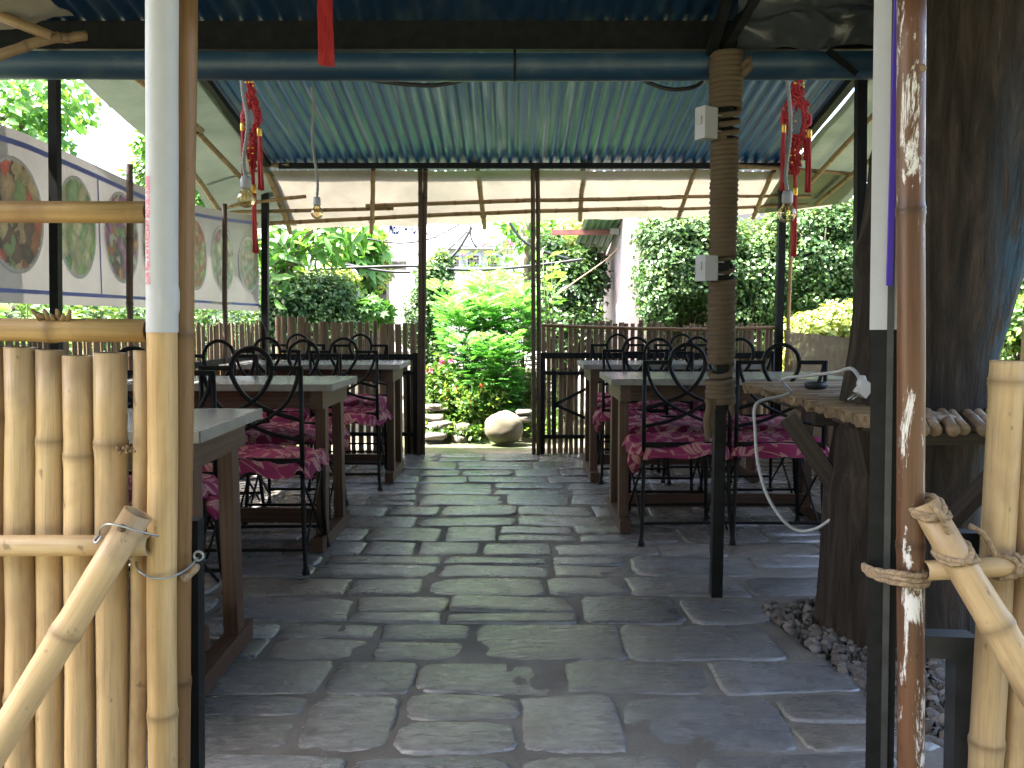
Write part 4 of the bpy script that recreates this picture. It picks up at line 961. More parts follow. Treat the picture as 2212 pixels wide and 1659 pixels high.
# ------------------------------------------------------------------ entrance, left side: bamboo panel, posts, brace
YF = 1.62
lf = thing('bamboo_screen', 'left entrance panel of fat yellow bamboo pickets with a low rail', 'bamboo screen', (-.85, YF, 0))
def down(u, Y): p = P(u, 1700, Y); return Vector((p.x, Y, -.02))
pk = [(-58, -64, 745, .030, 'bamboo_pale'), (-4, -2, 748, .0265, 'bamboo_brown'), (45, 46, 750, .0292, 'bamboo_pale'), (107.5, 108, 756, .0246, 'bamboo_pale'), (169, 174, 768, .0276, 'bamboo_pale'), (238, 246, 762, .0300, 'bamboo_pale'), (309, 297, 757, .0165, 'bamboo_pale')]
nodes_v = [[1000], [900, 1480], [1500], [950], [982], [957], [1195]]
for (ut, ub, vt, r, mt), nv in zip(pk, nodes_v):
    a = P(ut, vt, YF); b = P(ub, 1655, YF); b2 = b + (b - a) * .28; m_ = MB(); L = (b2 - a).length
    culm(m_, b2, a, r, nodes=[1 - (P(ut, v, YF) - a).length / L for v in nv], n=18, taper=.015); m_.build('picket', M[mt], lf)
def lrail(v, r, ua, ub, Y, nd=None, vb=None, mat='bamboo_rail', name='rail'):
    a = P(ua, v, Y); b = P(ub, vb or v, Y); m_ = MB(); L = (b - a).length
    culm(m_, a, b, r, nodes=[(u - ua) / (ub - ua) for u in (nd or [])], n=18); m_.build(name, M[mat], lf)
lrail(457, .0202, -200, 318, YF - .01, [-120]); lrail(711, .0222, -200, 318, YF - .01, [116], 713)
lrail(1181, .0195, -200, 322, YF - .055, [-60], 1177, mat='bamboo_pale')
# knobbly bud where the rail's joint is
m_ = MB(); c = P(117, 688, YF - .02)
for q in range(7): m_.tube([c + Vector((.012 * (q - 3) * .7, 0, .004 * math.sin(q * 2))), c + Vector((.012 * (q - 3), -.012, .012 + .005 * math.cos(q * 3)))], [.007, .003], 5)
m_.build('joint_stub', M['bamboo_batten'], lf)
m_ = MB(); c = P(272, 970, YF - .03)
for q in range(9): m_.tube([c + Vector((.003 * q - .014, 0, 0)), c + Vector((.004 * q - .012 + .004 * math.sin(q * 5), -.012, .008 * math.sin(q * 2.3)))], [.005, .002], 5)
m_.build('joint_stub', M['bamboo_batten'], lf)
db = thing('bamboo_brace', 'thick diagonal bamboo brace leaning across the left entrance panel', 'brace', P(150, 1380, 1.50))
a, b = P(298, 1108, 1.535), P(-120, 1800, 1.44); m_ = MB(); culm(m_, a, b, .0268, nodes=[.385], n=18); m_.build('culm', M['bamboo_pale'], db)
m_ = MB(); c = a.lerp(b, .045) + Vector((-.002, -.026, .004)); m_.lathe([(0, -.004), (.006, -.003), (.008, 0)], c, 12, 'y'); m_.build('nail', M['nail'], db)
m_ = MB(); c = a.lerp(b, .04); m_.tube(catmull([c + Vector(q) for q in ((-.062, .01, -.02), (-.05, -.012, -.004), (-.025, -.032, .010), (.005, -.036, .006), (.03, -.030, -.004), (.05, 0, -.02))], 5), .0021, 6); m_.tube(catmull([c + Vector(q) for q in ((-.062, .01, -.02), (-.066, 0, -.028), (-.058, -.008, -.03), (-.052, 0, -.02))], 5), .0026, 6); m_.build('wire', M['wire'], db)

pp_ = thing('bamboo_post', 'pale bamboo post left of the entrance, its upper half in a white sleeve', 'post', down(350, 1.595))
a, b = P(350, -60, 1.595), P(351, 1665, 1.595); b2 = b + (b - a) * .18; m_ = MB(); L = (b2 - a).length
culm(m_, b2, a, .0268, nodes=[1 - (P(350, v, 1.595) - a).length / L for v in (1540,)], n=22); m_.build('culm', M['bamboo_post'], pp_)
z0, z1 = P(350, 718, 1.595).z, P(350, -58, 1.595).z; cx_, cy_ = P(350, 400, 1.595).x, 1.595; rs_ = .0283
def axis_x(z): return P(350, -60, 1.595).x + (P(351, 1665, 1.595).x - P(350, -60, 1.595).x) * (P(350, -60, 1.595).z - z) / (P(350, -60, 1.595).z - P(351, 1665, 1.595).z)
def sleeve(a, b):
    t = math.pi * (-.97 + 1.94 * a); z = z0 + (z1 - z0) * b; cx_ = axis_x(z); r = rs_ + .0007 * mnoise.noise((a * 6, z * 7, 0)) + (.0022 if abs(z - P(0, 650, 1.595).z) < .02 and t > .2 else 0)
    return (cx_ + r * math.sin(t), cy_ - r * math.cos(t), z)
m_ = MB(); m_.grid(sleeve, 40, 60); m_.build('sleeve', M['white_flex'], pp_)
def text_mesh(s_, size, name, mat, xf, parent, serif=False):
    cu = bpy.data.curves.new(name, 'FONT'); cu.body = s_; cu.size = size; cu.resolution_u = 3; cu.offset = size * .018; cu.extrude = 0.0
    o = bpy.data.objects.new(name, cu); COL.objects.link(o); dg = bpy.context.evaluated_depsgraph_get(); me = bpy.data.meshes.new_from_object(o.evaluated_get(dg)); bpy.data.objects.remove(o)
    off = origin_of(parent); wd = max(v.co.x for v in me.vertices); 
    for v in me.vertices: v.co = Vector(xf(v.co.x / wd, v.co.y)) - off
    me.materials.clear(); me.materials.append(M[mat]); me.update(); ob = bpy.data.objects.new(name, me); COL.objects.link(ob); ob.parent = parent; return ob
za, zb = P(350, 616, 1.595).z, P(350, 385, 1.595).z
def tx(fx, y):   # runs up the sleeve near its left limb
    t = -.42 - y / rs_; z = za + (zb - za) * fx; r = rs_ + .0012
    return (axis_x(z) + r * math.sin(t), cy_ - r * math.cos(t), z)
text_mesh('2x5ft Flex A.tif PARICHAY ADV.061-528605', .019, 'lettering', 'pink_ink', tx, pp_)
bp = thing('bamboo_post', 'brown bamboo post tied right behind the white-sleeved one', 'post', down(384, 1.655))
a, b = P(399, -60, 1.655), P(383, 1660, 1.655); b2 = b + (b - a) * .15; m_ = MB(); L = (b2 - a).length
culm(m_, b2, a, .0235, nodes=[1 - (P(398, v, 1.655) - a).length / L for v in (722, 1470)], n=20); m_.build('culm', M['bamboo_brown'], bp)
sp = thing('steel_post', 'short black steel post low behind the left bamboo posts', 'post', down(414, 1.74)); a = P(416, 1121, 1.74); b = down(417, 1.74); m_ = MB(); m_.bar(b, a, .034, .036, up=(0, 1, 0)); m_.build('shaft', M['steel'], sp)
wl = thing('wire_tie', 'loop of galvanised wire binding the left entrance posts', 'wire', P(360, 1240, 1.58))
m_ = MB(); m_.tube(catmull([P(293, 1215, 1.60), P(300, 1232, 1.575), P(322, 1246, 1.562), P(352, 1250, 1.558), P(385, 1240, 1.572), P(410, 1224, 1.61), P(426, 1205, 1.64)], 6), .0024, 6); c = P(429, 1201, 1.635)
m_.tube([c + Vector((.009 * math.cos(t), 0, .009 * math.sin(t))) for t in [k * .5 for k in range(14)]], .0026, 6); m_.build('loop', M['wire'], wl)
m_ = MB(); m_.tube(catmull([P(392, 1252, 1.62), P(412, 1240, 1.628), P(424, 1218, 1.64)], 5), [.008 + .002 * math.sin(k) for k in range(11)], 7); m_.build('twine', M['twine'], wl)

# ------------------------------------------------------------------ entrance, right side
YR = 1.58
rpst = thing('bamboo_post', 'reddish-brown bamboo post with flaked white paint at the right of the entrance', 'post', down(1967, YR))
a, b = P(1968, -60, YR), P(1967, 1662, YR); b2 = b + (b - a) * .15; m_ = MB(); L = (b2 - a).length
culm(m_, b2, a, .0242, nodes=[1 - (P(1967, v, YR) - a).length / L for v in (453, 1175)], n=22); m_.build('culm', M['bamboo_painted'], rpst)
m_ = MB(); c = P(1980, 155, YR) + Vector((.0, -.0225, 0)); m_.lathe([(0, -.001), (.0045, -.002), (.007, -.001), (.008, .003)], c, 12, 'y'); m_.build('twig_scar', M['bamboo_grey'], rpst)
sr = thing('steel_post', 'black steel entrance post with a white and purple strip over its upper half', 'post', down(1902, 1.67))
a, b = P(1926, -60, 1.67), P(1900, 1660, 1.67); b2 = b + (b - a) * .15
m_ = MB(); m_.bar(b2, a, .052, .05, up=(.45, 1, 0)); m_.build('shaft', M['steel'], sr)
m_ = MB(); m_.bar(b2 + Vector((-.004, -.028, 0)), a + Vector((-.004, -.028, 0)), .012, .010, up=(.45, 1, 0)); m_.build('flange', M['steel_grey'], sr)
sl0, sl1 = b.lerp(a, (1660 - 682) / 1720), a
m_ = MB(); m_.bar(sl0, sl1, .058, .058, up=(.45, 1, 0)); m_.build('white_strip', M['white_flex'], sr)
m_ = MB(); m_.bar(P(1921, 617, 1.628), P(1940, -60, 1.628), .011, .004, up=(0, 1, 0)); m_.build('purple_border', M['purple'], sr)
rt = thing('twine_tie', 'brown jute twine looped round the right entrance posts', 'twine', P(1935, 1250, 1.55))
def tw(pts, r, nm='strand', par=None, mat='twine'):
    m_ = MB(); c = catmull(pts, 6); m_.tube(c, [r * (1 + .15 * math.sin(k * 1.3)) for k in range(len(c))], 8); m_.build(nm, M[mat], par or rt)
for dv in (-11, 0, 11): tw([P(1866, 1224 + dv * .3, 1.66), P(1878, 1234 + dv * .6, 1.63), P(1905, 1243 + dv * .8, 1.60), P(1940, 1249 + dv, 1.548), P(1975, 1255 + dv, 1.546), P(2000, 1252 + dv, 1.566), P(2006, 1240 + dv, 1.60)], .0055)
rg_ = thing('bamboo_screen', 'right entrance panel of tall pale bamboo pickets with a short cross rail', 'bamboo screen', P(2130, 1230, 1.60))
for (ut, ub, vt, r, nv) in ((2177, 2129, 779, .0312, [822, 1600]), (2247, 2197, 700, .031, [1210]), (2318, 2268, 760, .032, [900])):
    a, b = P(ut, vt, 1.63), P(ub, 1655, 1.63); b2 = b + (b - a) * .28; m_ = MB(); L = (b2 - a).length
    culm(m_, b2, a, r, nodes=[1 - (P(ut, v, 1.63) - a).length / L for v in nv], n=20, taper=.02); m_.build('picket', M['bamboo_pale'], rg_)
a, b = P(1998, 1234, 1.565), P(2330, 1214, 1.58); m_ = MB(); culm(m_, a, b, .0185, nodes=[.62], n=16); m_.build('rail', M['bamboo_pale'], rg_)
rb = thing('bamboo_brace', 'diagonal bamboo brace on the right entrance panel, bound with brown twine', 'brace', P(2100, 1280, 1.53))
a, b = P(1996, 1085, 1.56), P(2300, 1600, 1.46); m_ = MB(); culm(m_, a, b, .0262, nodes=[.53], n=18, taper=-.25); m_.build('culm', M['bamboo_pale'], rb)
def ringon(a, b, t, r, n_, par, wr=.0055, tilt=.02):
    c = a.lerp(b, t); d = (b - a).normalized(); x = d.cross(Vector((0, 1, 0))).normalized(); y = d.cross(x)
    for k in range(n_):
        cc = c + d * (k - n_ / 2) * wr * 1.6; tw([cc + (x * math.cos(q) + y * math.sin(q)) * r + d * tilt * math.sin(q + k) for q in [i * .7 for i in range(10)]], wr, 'binding', par)
ringon(a, b, .04, .027, 2, rb); ringon(a, b, .23, .029, 2, rb)
tw([P(2010, 1090, 1.52), P(2030, 1110, 1.51), P(2044, 1140, 1.515), P(2050, 1165, 1.54)], .005, 'binding', rb)
a2, b2_ = P(1998, 1234, 1.565), P(2330, 1214, 1.58)
ringon(a2, b2_, .53, .021, 2, rg_); tw([P(2093, 1135, 1.57), P(2120, 1150, 1.555), P(2138, 1175, 1.55), P(2150, 1200, 1.553)], .005, 'binding', rg_)
gf = thing('gate_frame', 'black square-tube gate frame low behind the right entrance panel', 'gate frame', P(2070, 1500, 1.72))
for (a, b, w_) in ((P(1990, 1389, 1.72), P(2099, 1393, 1.72), .046), ):
    m_ = MB(); m_.bar(a, b, w_, w_); m_.build('top_bar', M['steel_grey'], gf)
m_ = MB(); a = P(2076, 1402, 1.72); b = down(2072, 1.72); m_.bar(b, a, .042, .042, up=(0, 1, 0)); m_.build('upright', M['steel_grey'], gf)
m_ = MB(); m_.bar(P(2035, 1170, 1.70), P(2126, 1172, 1.70), .04, .046); m_.build('lock_box', M['steel'], gf)

# ------------------------------------------------------------------ hanging bulbs, knots, tassel, cables
def bulb(u, vb, Y, r, vtop, lb, utop=None):
    c = P(u, vb, Y); t = thing('hanging_bulb', lb, 'light bulb', c, group='hanging light bulbs')
    pr = [(0, -r)] + [(r * math.sin(k * math.pi / 14), -r * math.cos(k * math.pi / 14)) for k in range(1, 11)] + [(r * .50, r * 1.0), (r * .42, r * 1.25)]
    m_ = MB(); m_.lathe(pr, c, 24); m_.build('glass_globe', M['glass'], t)
    m_ = MB(); m_.lathe([(0, r * 1.15), (r * .55, r * 1.15), (r * .60, r * 1.3), (r * .60, r * 2.1), (r * .48, r * 2.5), (0, r * 2.5)], c, 18); m_.build('socket', M['grey_plastic'], t)
    top = P(utop or u, vtop, Y); b0 = c + Vector((0, 0, r * 2.4)); L = [b0.lerp(top, k / 10) + Vector((.010 * math.sin(k * .9 + u), .006 * math.cos(k * 1.3), 0)) * (1 if 0 < k < 10 else 0) for k in range(11)]
    m_ = MB(); cc = catmull(L, 8); m_.tube(cc, [.0085 + .0018 * math.sin(k * 2.2) for k in range(len(cc))], 7); m_.build('cord', M['grey_cord'], t)
    m_ = MB(); m_.tube(catmull([c + Vector((-.2 * r, 0, r * .9)), c + Vector((-.15 * r, 0, -.1 * r)), c + Vector((.15 * r, 0, -.15 * r)), c + Vector((.2 * r, 0, r * .9))], 4), .0012, 5); m_.build('filament', M['gold'], t)
bulb(532, 430, 3.9, .040, 110, 'clear round bulb on a thick grey cord in front of the left red knot', 528)
bulb(685, 460, 5.3, .038, 185, 'clear round bulb on a long thin cord right of the left red knot', 672)
bulb(1700, 462, 3.9, .040, 110, 'yellowish round bulb on a thick grey cord, beside the right red knot', 1706)
def tassel(m_list, par, top, L, r, cap=True, sway=0.0):
    m_ = MB()
    for k in range(11):
        a = k * 2.4; rr = r * math.sqrt((k + .5) / 11) ; x, y = rr * math.cos(a), rr * math.sin(a); n_ = 6
        m_.tube([(top.x + x * (.5 + .5 * q / n_) + sway * (q / n_) ** 2 + .002 * math.sin(q + k), top.y + y * (.5 + .5 * q / n_), top.z - L * (q / n_) * (1 - .03 * ((k * 7) % 5) / 5)) for q in range(n_ + 1)], r * .34, 5)
    m_.build('tassel', M['red'], par)
    if cap: m_ = MB(); m_.lathe([(0, .012), (r * .8, .012), (r * .95, .004), (r * .95, -.02), (r * .8, -.026)], top, 12); m_.build('tassel_cap', M['gold'], par)
def knot(u, v0, v1, Y, lb, wid, flip, tn):
    top = P(u, v0, Y); bot = P(u, v1, Y); H = top.z - bot.z; t = thing('red_knot', lb, 'knot ornament', top, group='red knot ornaments'); x0, y0 = top.x, top.y
    ztop = top.z
    def zz(f): return ztop - H * f
    m_ = MB()
    for k in range(3): m_.tube(catmull([(x0 + .006 * math.sin(k * 2 + q), y0 + .004 * math.cos(q * 2 + k), zz(.0) + .12 - q * .04) for q in range(9)], 3), .0035, 5)
    # woven lobes of the knot: many looped cords
    random.seed(int(u)); rim = []
    for q in range(150):
        f = random.uniform(.03, .52); 
        wf = wid * (.20 + .8 * math.exp(-((f - .22) / .13) ** 2) if f < .4 else .55 - (f - .4) * 2.2); wf = max(wf, .012)
        if .13 < f < .32:
            s_ = random.choice((-1, 1)); xx = s_ * wf * random.uniform(.55, 1.0)
        else: xx = wf * random.uniform(-.8, .8)
        c = Vector((x0 + xx * tn, y0 + random.uniform(-.014, .014), zz(f))); rr = random.uniform(.008, .016); a = random.uniform(0, 6.28)
        m_.tube([c + Vector((rr * math.cos(p) * tn * 1.1, .4 * rr * math.sin(p + a), rr * math.sin(p) * 1.1)) for p in [k * .9 for k in range(7)]], .0042, 5, closed=False)
    for s_ in (-1, 1):
        m_.tube(catmull([(x0, y0, zz(.12)), (x0 + s_ * wid * .5 * tn, y0, zz(.17)), (x0 + s_ * wid * .62 * tn, y0, zz(.23)), (x0 + s_ * wid * .45 * tn, y0, zz(.31)), (x0, y0, zz(.36)), (x0 - s_ * .01, y0, zz(.45)), (x0, y0, zz(.55))], 6), .009, 6)
        m_.tube(catmull([(x0 + s_ * wid * .6 * tn, y0, zz(.22)), (x0 + s_ * wid * 1.05 * tn, y0, zz(.20)), (x0 + s_ * wid * 1.1 * tn, y0, zz(.25)), (x0 + s_ * wid * .75 * tn, y0, zz(.26))], 5), .008, 6)
    m_.build('woven_knot', M['red'], t)
    m_ = MB(); m_.lathe([(0, -.004), (.03, -.004), (.034, 0), (.03, .004), (0, .004)], (0, 0, 0), 20, 'y')
    m_.v = [(x0 + q[0] * tn * .8, y0 - .006 + q[1], zz(.235) + q[2] * 1.35) for q in m_.v]; m_.build('mirror', M['mirror'], t, smooth=False)
    g_ = MB()
    for q in range(14):
        f = random.choice((.03, .05, .24, .26, .40, .43, .47)); g_.lathe([(0, -.006), (.006, 0), (0, .006)], (x0 + random.uniform(-.03, .03) * tn, y0 - .018, zz(f)), 6)
    g_.build('gold_beads', M['gold'], t)
    tassel(None, t, Vector((x0 - wid * 1.02 * tn, y0 - .01, zz(.27))), H * .36, .011)
    tassel(None, t, Vector((x0 + wid * 1.02 * tn, y0 - .01, zz(.30))), H * .34, .013)
    tassel(None, t, Vector((x0 + wid * .9 * tn, y0 + .02, zz(.29))), H * .16, .008)
    tassel(None, t, Vector((x0 + .004, y0, zz(.62))), H * .38, .012)
    m_ = MB(); m_.tube([(x0, y0, zz(.5)), (x0 + .003, y0, zz(.62))], .009, 6); m_.build('cord', M['red'], t)
knot(541, 168, 548, 4.0, 'red knotted ornament with a small mirror and long tassels, left, beside the banner', .060, 1, .62)
knot(1722, 170, 555, 4.0, 'red knotted ornament with a small mirror and long tassels, right, before the hedge', .062, -1, .92)
random.seed(11)
tt = thing('red_tassel', 'thick red tassel hanging in front of the gutter near the top edge', 'tassel', P(702, -40, 2.95)); tp = P(702, -40, 2.95); e = P(702, 142, 2.95)
m_ = MB()
for k in range(60):
    x = -.024 + .048 * k / 59; y = .014 * math.sin(k * 2.1); n_ = 6
    m_.tube([(tp.x + x * (.9 + .1 * q / n_) + .0012 * math.sin(q * 1.3 + k), tp.y + y, tp.z + (e.z - tp.z) * (q / n_) * (.985 + .02 * k / 59)) for q in range(n_ + 1)], .0022, 4)
m_.build('threads', M['red'], tt)
for pts, lb in (([(760, 150), (800, 172), (900, 184), (960, 182), (1030, 166), (1060, 150)], 'black cable sagging below the gutter left of the centre bracket'), ([(1360, 150), (1395, 176), (1440, 192), (1480, 192), (1512, 182), (1530, 160)], 'black cable sagging below the gutter next to the rope-wound post')):
    t = thing('hanging_cable', lb, 'cable', P(*pts[2], 3.50)); m_ = MB(); m_.tube(catmull([P(u, v, 3.50) for u, v in pts], 8), .0085, 7); m_.build('cord', M['black_cable'], t)
# ------------------------------------------------------------------ garden beyond the rear opening
def lump(name, label, cat, c, size, mat, seed=0.0, group=None, n=(28, 18), rough=.12, parent=None, flat=0.0):
    c = Vector(c); m_ = MB()
    def fn(a, b):
        t, p = a * 2 * math.pi, math.pi * (b - .5); d = Vector((math.cos(p) * math.cos(t), math.cos(p) * math.sin(t), math.sin(p)))
        r = 1 + rough * mnoise.noise(d * 1.6 + Vector((seed, 0, 0))) + rough * .5 * mnoise.noise(d * 4 + Vector((0, seed, 0)))
        q = Vector((math.copysign(abs(d.x) ** (1 - flat), d.x), math.copysign(abs(d.y) ** (1 - flat), d.y), math.copysign(abs(d.z) ** (1 - flat), d.z)))
        return c + Vector((q.x * size[0], q.y * size[1], q.z * size[2])) * r
    m_.grid(fn, *n); o = m_.build(name, mat, parent, loc=c if parent is None else None)
    if parent is None:
        tag(o, label, cat, group)
    return o
bc = P(1088, 940, 7.55)
lump('boulder', 'big smooth rounded tan boulder on the ground at the rear opening', 'boulder', (bc.x, 7.55, .125), (.178, .15, .145), M['boulder'], 3.1, rough=.10)
ston = [((948, 968), (.115, .10, .030), 'flat pale stone slab at the foot of the step pile left of the boulder'), ((940, 941), (.10, .12, .035), 'second stone up in the little step pile'), ((950, 918), (.11, .10, .035), 'brown flat stone in the middle of the step pile'),
        ((936, 901), (.11, .12, .03), 'pale flat stone near the top of the step pile'), ((940, 880), (.12, .12, .03), 'topmost grey slab of the step pile beside the pink flowers'), ((992, 952), (.075, .08, .06), 'rough grey rock beside the boulder, by the step pile'),
        ((1000, 924), (.07, .07, .045), 'small whitish crumbly rock above the rough grey one'), ((1128, 905), (.09, .08, .03), 'dark flat stone at the right behind the boulder'), ((1132, 890), (.08, .07, .025), 'upper dark flat stone at the right behind the boulder')]
for i, ((u, v), sz, lb) in enumerate(ston):
    Y = 7.55 + .11 * i if i < 5 else 7.75; p = P(u, v, Y); lump('garden_stone', lb, 'stone', p, sz, M['rock'], i * 1.7, 'stones round the flower bed', (16, 10), .25, flat=.35)
m_ = MB(); m_.grid(lambda a, b: (-.85 + 1.25 * a, 7.72 + 1.9 * b, -.03 + .62 * min(1, b * 1.25) ** .8 * (1 - (2 * a - 1) ** 4 * .5) + .05 * mnoise.noise((a * 5, b * 5, 0))), 24, 24)
bed = m_.build('flower_bed_mound', M['ground']); tag(bed, kind='structure')

def frond_plant(name, label, base, top, spread, n, size, mat='leaf_fern', tmpl=T_FROND, stems=5, group=None, layers=True):
    base, top = Vector(base), Vector(top); t = thing(name, label, 'plant', base, group=group)
    sm = MB(); pos, dirs, tint = [], [], []
    H = top.z - base.z
    for s_ in range(stems):
        tipx = top.x + rng.normal(0, spread * .55); tipy = top.y + rng.normal(0, spread * .5); tipz = base.z + H * rng.uniform(.72, 1.0) if s_ else top.z
        if s_ == 0: tipx, tipy = top.x, top.y
        a = base + Vector((rng.normal(0, .03), rng.normal(0, .03), 0)); b = Vector((tipx, tipy, tipz)); mid = a.lerp(b, .5) + Vector((rng.normal(0, .03), rng.normal(0, .03), .04))
        cv = catmull([a, mid, b], 8); sm.tube(cv, [.008 - .0055 * k / len(cv) for k in range(len(cv))], 5)
        k_ = n // stems; hs = np.sort(rng.random(k_) ** .75)
        for i, h in enumerate(hs):
            q = cv[min(int(h * (len(cv) - 1)), len(cv) - 1)]; a_ = i * 2.4 + rng.normal(0, .3)
            d = Vector((math.cos(a_), math.sin(a_), .55 - .75 * (1 - h) + rng.normal(0, .12))); off = d * (size * .35 + spread * .55 * (1 - h) * rng.random())
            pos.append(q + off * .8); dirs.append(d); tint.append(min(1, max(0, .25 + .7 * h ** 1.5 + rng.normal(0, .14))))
    sm.build('stem', M['stem'], t); leaves('foliage', M[mat], pos, dirs, size, tmpl, t, tint, upj=.25); return t
def px(u, v, Y): return P(u, v, Y)
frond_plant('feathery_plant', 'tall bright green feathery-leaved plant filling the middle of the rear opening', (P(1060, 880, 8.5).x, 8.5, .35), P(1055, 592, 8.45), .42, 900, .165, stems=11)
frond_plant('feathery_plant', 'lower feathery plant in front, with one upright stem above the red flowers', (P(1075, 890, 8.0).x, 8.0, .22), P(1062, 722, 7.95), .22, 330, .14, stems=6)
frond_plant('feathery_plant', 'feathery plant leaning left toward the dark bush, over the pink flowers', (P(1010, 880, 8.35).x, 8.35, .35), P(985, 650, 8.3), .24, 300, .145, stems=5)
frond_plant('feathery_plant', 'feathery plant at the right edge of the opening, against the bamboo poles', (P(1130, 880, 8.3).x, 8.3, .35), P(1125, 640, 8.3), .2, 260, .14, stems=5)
frond_plant('flowering_shrub', 'taller thin shrub with pale green leaves behind the feathery plants', (P(1075, 800, 9.6).x, 9.6, .5), P(1068, 510, 9.6), .30, 600, .075, 'leaf_bright', T_LEAF, 8)
def flowers(name, label, spots, Y, mat, r, n_leaf=260, lsize=.05, lmat='leaf_bush', base_v=880, spread=.14):
    cx = sum(s_[0] for s_ in spots) / len(spots); base = Vector((P(cx, 800, Y).x, Y, .28)); t = thing(name, label, 'plant', base, group='flowering plants in the bed')
    sm = MB(); pos, dirs = [], []
    for (u, v) in spots:
        c = P(u, v, Y); cv = catmull([base, base.lerp(c, .5) + Vector((rng.normal(0, .03), 0, .03)), c], 6); sm.tube(cv, .003, 4)
        fp, fd = [], []
        for k in range(9): a = k * .7; fp.append(c); fd.append((math.cos(a), math.sin(a) * .6 - .3, math.sin(a) * .8 + .2))
        leaves('flower', M[mat], fp, fd, r, T_LEAF, t, upj=.8)
        k_ = n_leaf // len(spots)
        for h in rng.random(k_): q = base.lerp(c, h); pos.append(q + Vector(rng.normal(0, spread * .5, 3)) * Vector((1, 1, .6)).length * .5); dirs.append(rng.normal(0, 1, 3) + np.array([0, 0, .3]))
    sm.build('stem', M['stem'], t); leaves('foliage', M[lmat], pos, dirs, lsize, T_LEAF, t)
flowers('flowering_plant', 'leafy plant with orange-red star flowers low in the middle of the opening', [(1040, 834), (1038, 843), (1082, 849), (1076, 857), (1085, 858)], 7.85, 'petal_red', .028, 500)
flowers('flowering_plant', 'leafy plant with one magenta flower low beside the red ones', [(1022, 873), (1018, 868)], 7.8, 'petal_pink', .028, 420)
flowers('flowering_plant', 'pink-flowered shrub at the left edge of the rear opening', [(933, 802), (957, 777), (955, 784), (944, 792), (975, 781), (922, 803)], 8.1, 'petal_pink', .034, 520, .06)
flowers('flowering_plant', 'leafy plant with orange flowers left of the centre, near the stone steps', [(970, 843), (968, 862), (985, 838)], 7.95, 'petal_red', .026, 420)
flowers('flowering_plant', 'high shrub with small pink and red flowers near the top of the rear opening', [(1002, 549), (1045, 530), (1062, 525), (1098, 522), (1105, 528)], 9.5, 'petal_pink', .03, 300, .06, 'leaf_bright', spread=.25)
n_ = 6500; gx = rng.uniform(-.95, .45, n_); gy = 7.62 + 1.2 * rng.random(n_) ** 1.2; gz = .02 + .5 * np.clip((gy - 7.7) / 1.2, 0, 1) + rng.uniform(0, .10, n_)
keep = ~((np.abs(gx - bc.x) < .2) & (gy < 7.75)) & ((gy > 7.75) | (rng.random(n_) < .35) | ((gx > -.4) & (gx < -.1)))
gc = leaves('ground_cover', M['leaf_bush'], np.stack([gx, gy, gz], 1)[keep], rng.normal(0, 1, (keep.sum(), 3)) + np.array([0, -.4, .3]), .045, T_LEAF); tag(gc, 'low creeping leaves over the flower bed', kind='stuff')

def shrub(name, label, blobs, n, size, mat, cat='shrub', group=None, tmpl=T_LEAF, core=True, depth=.4, trunk=None, tint=None, droop=.2):
    base = Vector((blobs[0][0][0], blobs[0][0][1], -.03)); t = thing(name, label, cat, base, group=group)
    p, d = blob_points(blobs, n, depth); tn = None
    if tint == 'top':  # upward-facing leaves tinted lighter: sunlit tops painted into the colour
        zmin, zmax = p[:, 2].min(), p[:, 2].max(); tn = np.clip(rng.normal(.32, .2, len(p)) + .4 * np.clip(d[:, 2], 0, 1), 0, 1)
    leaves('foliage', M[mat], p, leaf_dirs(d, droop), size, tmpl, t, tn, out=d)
    m_ = MB()
    for c, r in blobs:
        for k in range(5):
            e = Vector(c) + Vector((rng.normal(0, r[0] * .4), rng.normal(0, r[1] * .4), r[2] * rng.uniform(-.2, .6)))
            m_.tube(catmull([(base.x + rng.normal(0, .04), base.y + rng.normal(0, .04), base.z), (Vector(c) * .5 + base * .5 + Vector((rng.normal(0, .05), 0, 0))), e], 4), [.02 if trunk is None else trunk] * 3 + [.012] * 4 + [.006] * 2, 5)
    m_.build('branches', M['twigs'], t)
    if core:
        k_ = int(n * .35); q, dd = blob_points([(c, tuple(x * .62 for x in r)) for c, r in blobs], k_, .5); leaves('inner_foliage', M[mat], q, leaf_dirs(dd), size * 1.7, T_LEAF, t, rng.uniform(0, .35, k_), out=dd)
    return t
def B(u, v, Y, ru, rv, ry):   # blob from a pixel centre and pixel radii
    c = P(u, v, Y); return ((c.x, c.y, c.z), (ru * Y / F, ry, rv * Y / F))
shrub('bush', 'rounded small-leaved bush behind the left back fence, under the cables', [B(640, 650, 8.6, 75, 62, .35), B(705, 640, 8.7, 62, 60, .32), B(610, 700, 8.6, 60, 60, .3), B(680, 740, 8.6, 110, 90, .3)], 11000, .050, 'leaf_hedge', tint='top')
shrub('bush', 'taller bush left of the opening behind the corner post', [B(610, 590, 9.4, 50, 62, .3), B(640, 620, 9.5, 45, 50, .3)], 4200, .05, 'leaf_hedge', tint='top')
shrub('bush', 'yellow-green leafy bush with reddish tips beside the grey arched panel', [B(726, 603, 9.2, 42, 32, .25)], 1500, .07, 'leaf_yellow')
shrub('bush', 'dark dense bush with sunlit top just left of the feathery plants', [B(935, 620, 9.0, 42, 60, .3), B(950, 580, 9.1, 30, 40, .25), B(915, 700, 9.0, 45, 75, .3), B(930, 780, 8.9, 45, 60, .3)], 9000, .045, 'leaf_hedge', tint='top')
shrub('bush', 'broad-leaved young plants behind the fence left of the white building corner', [B(790, 675, 9.2, 52, 30, .25)], 1100, .10, 'leaf_bright', tmpl=T_PALM, core=False)
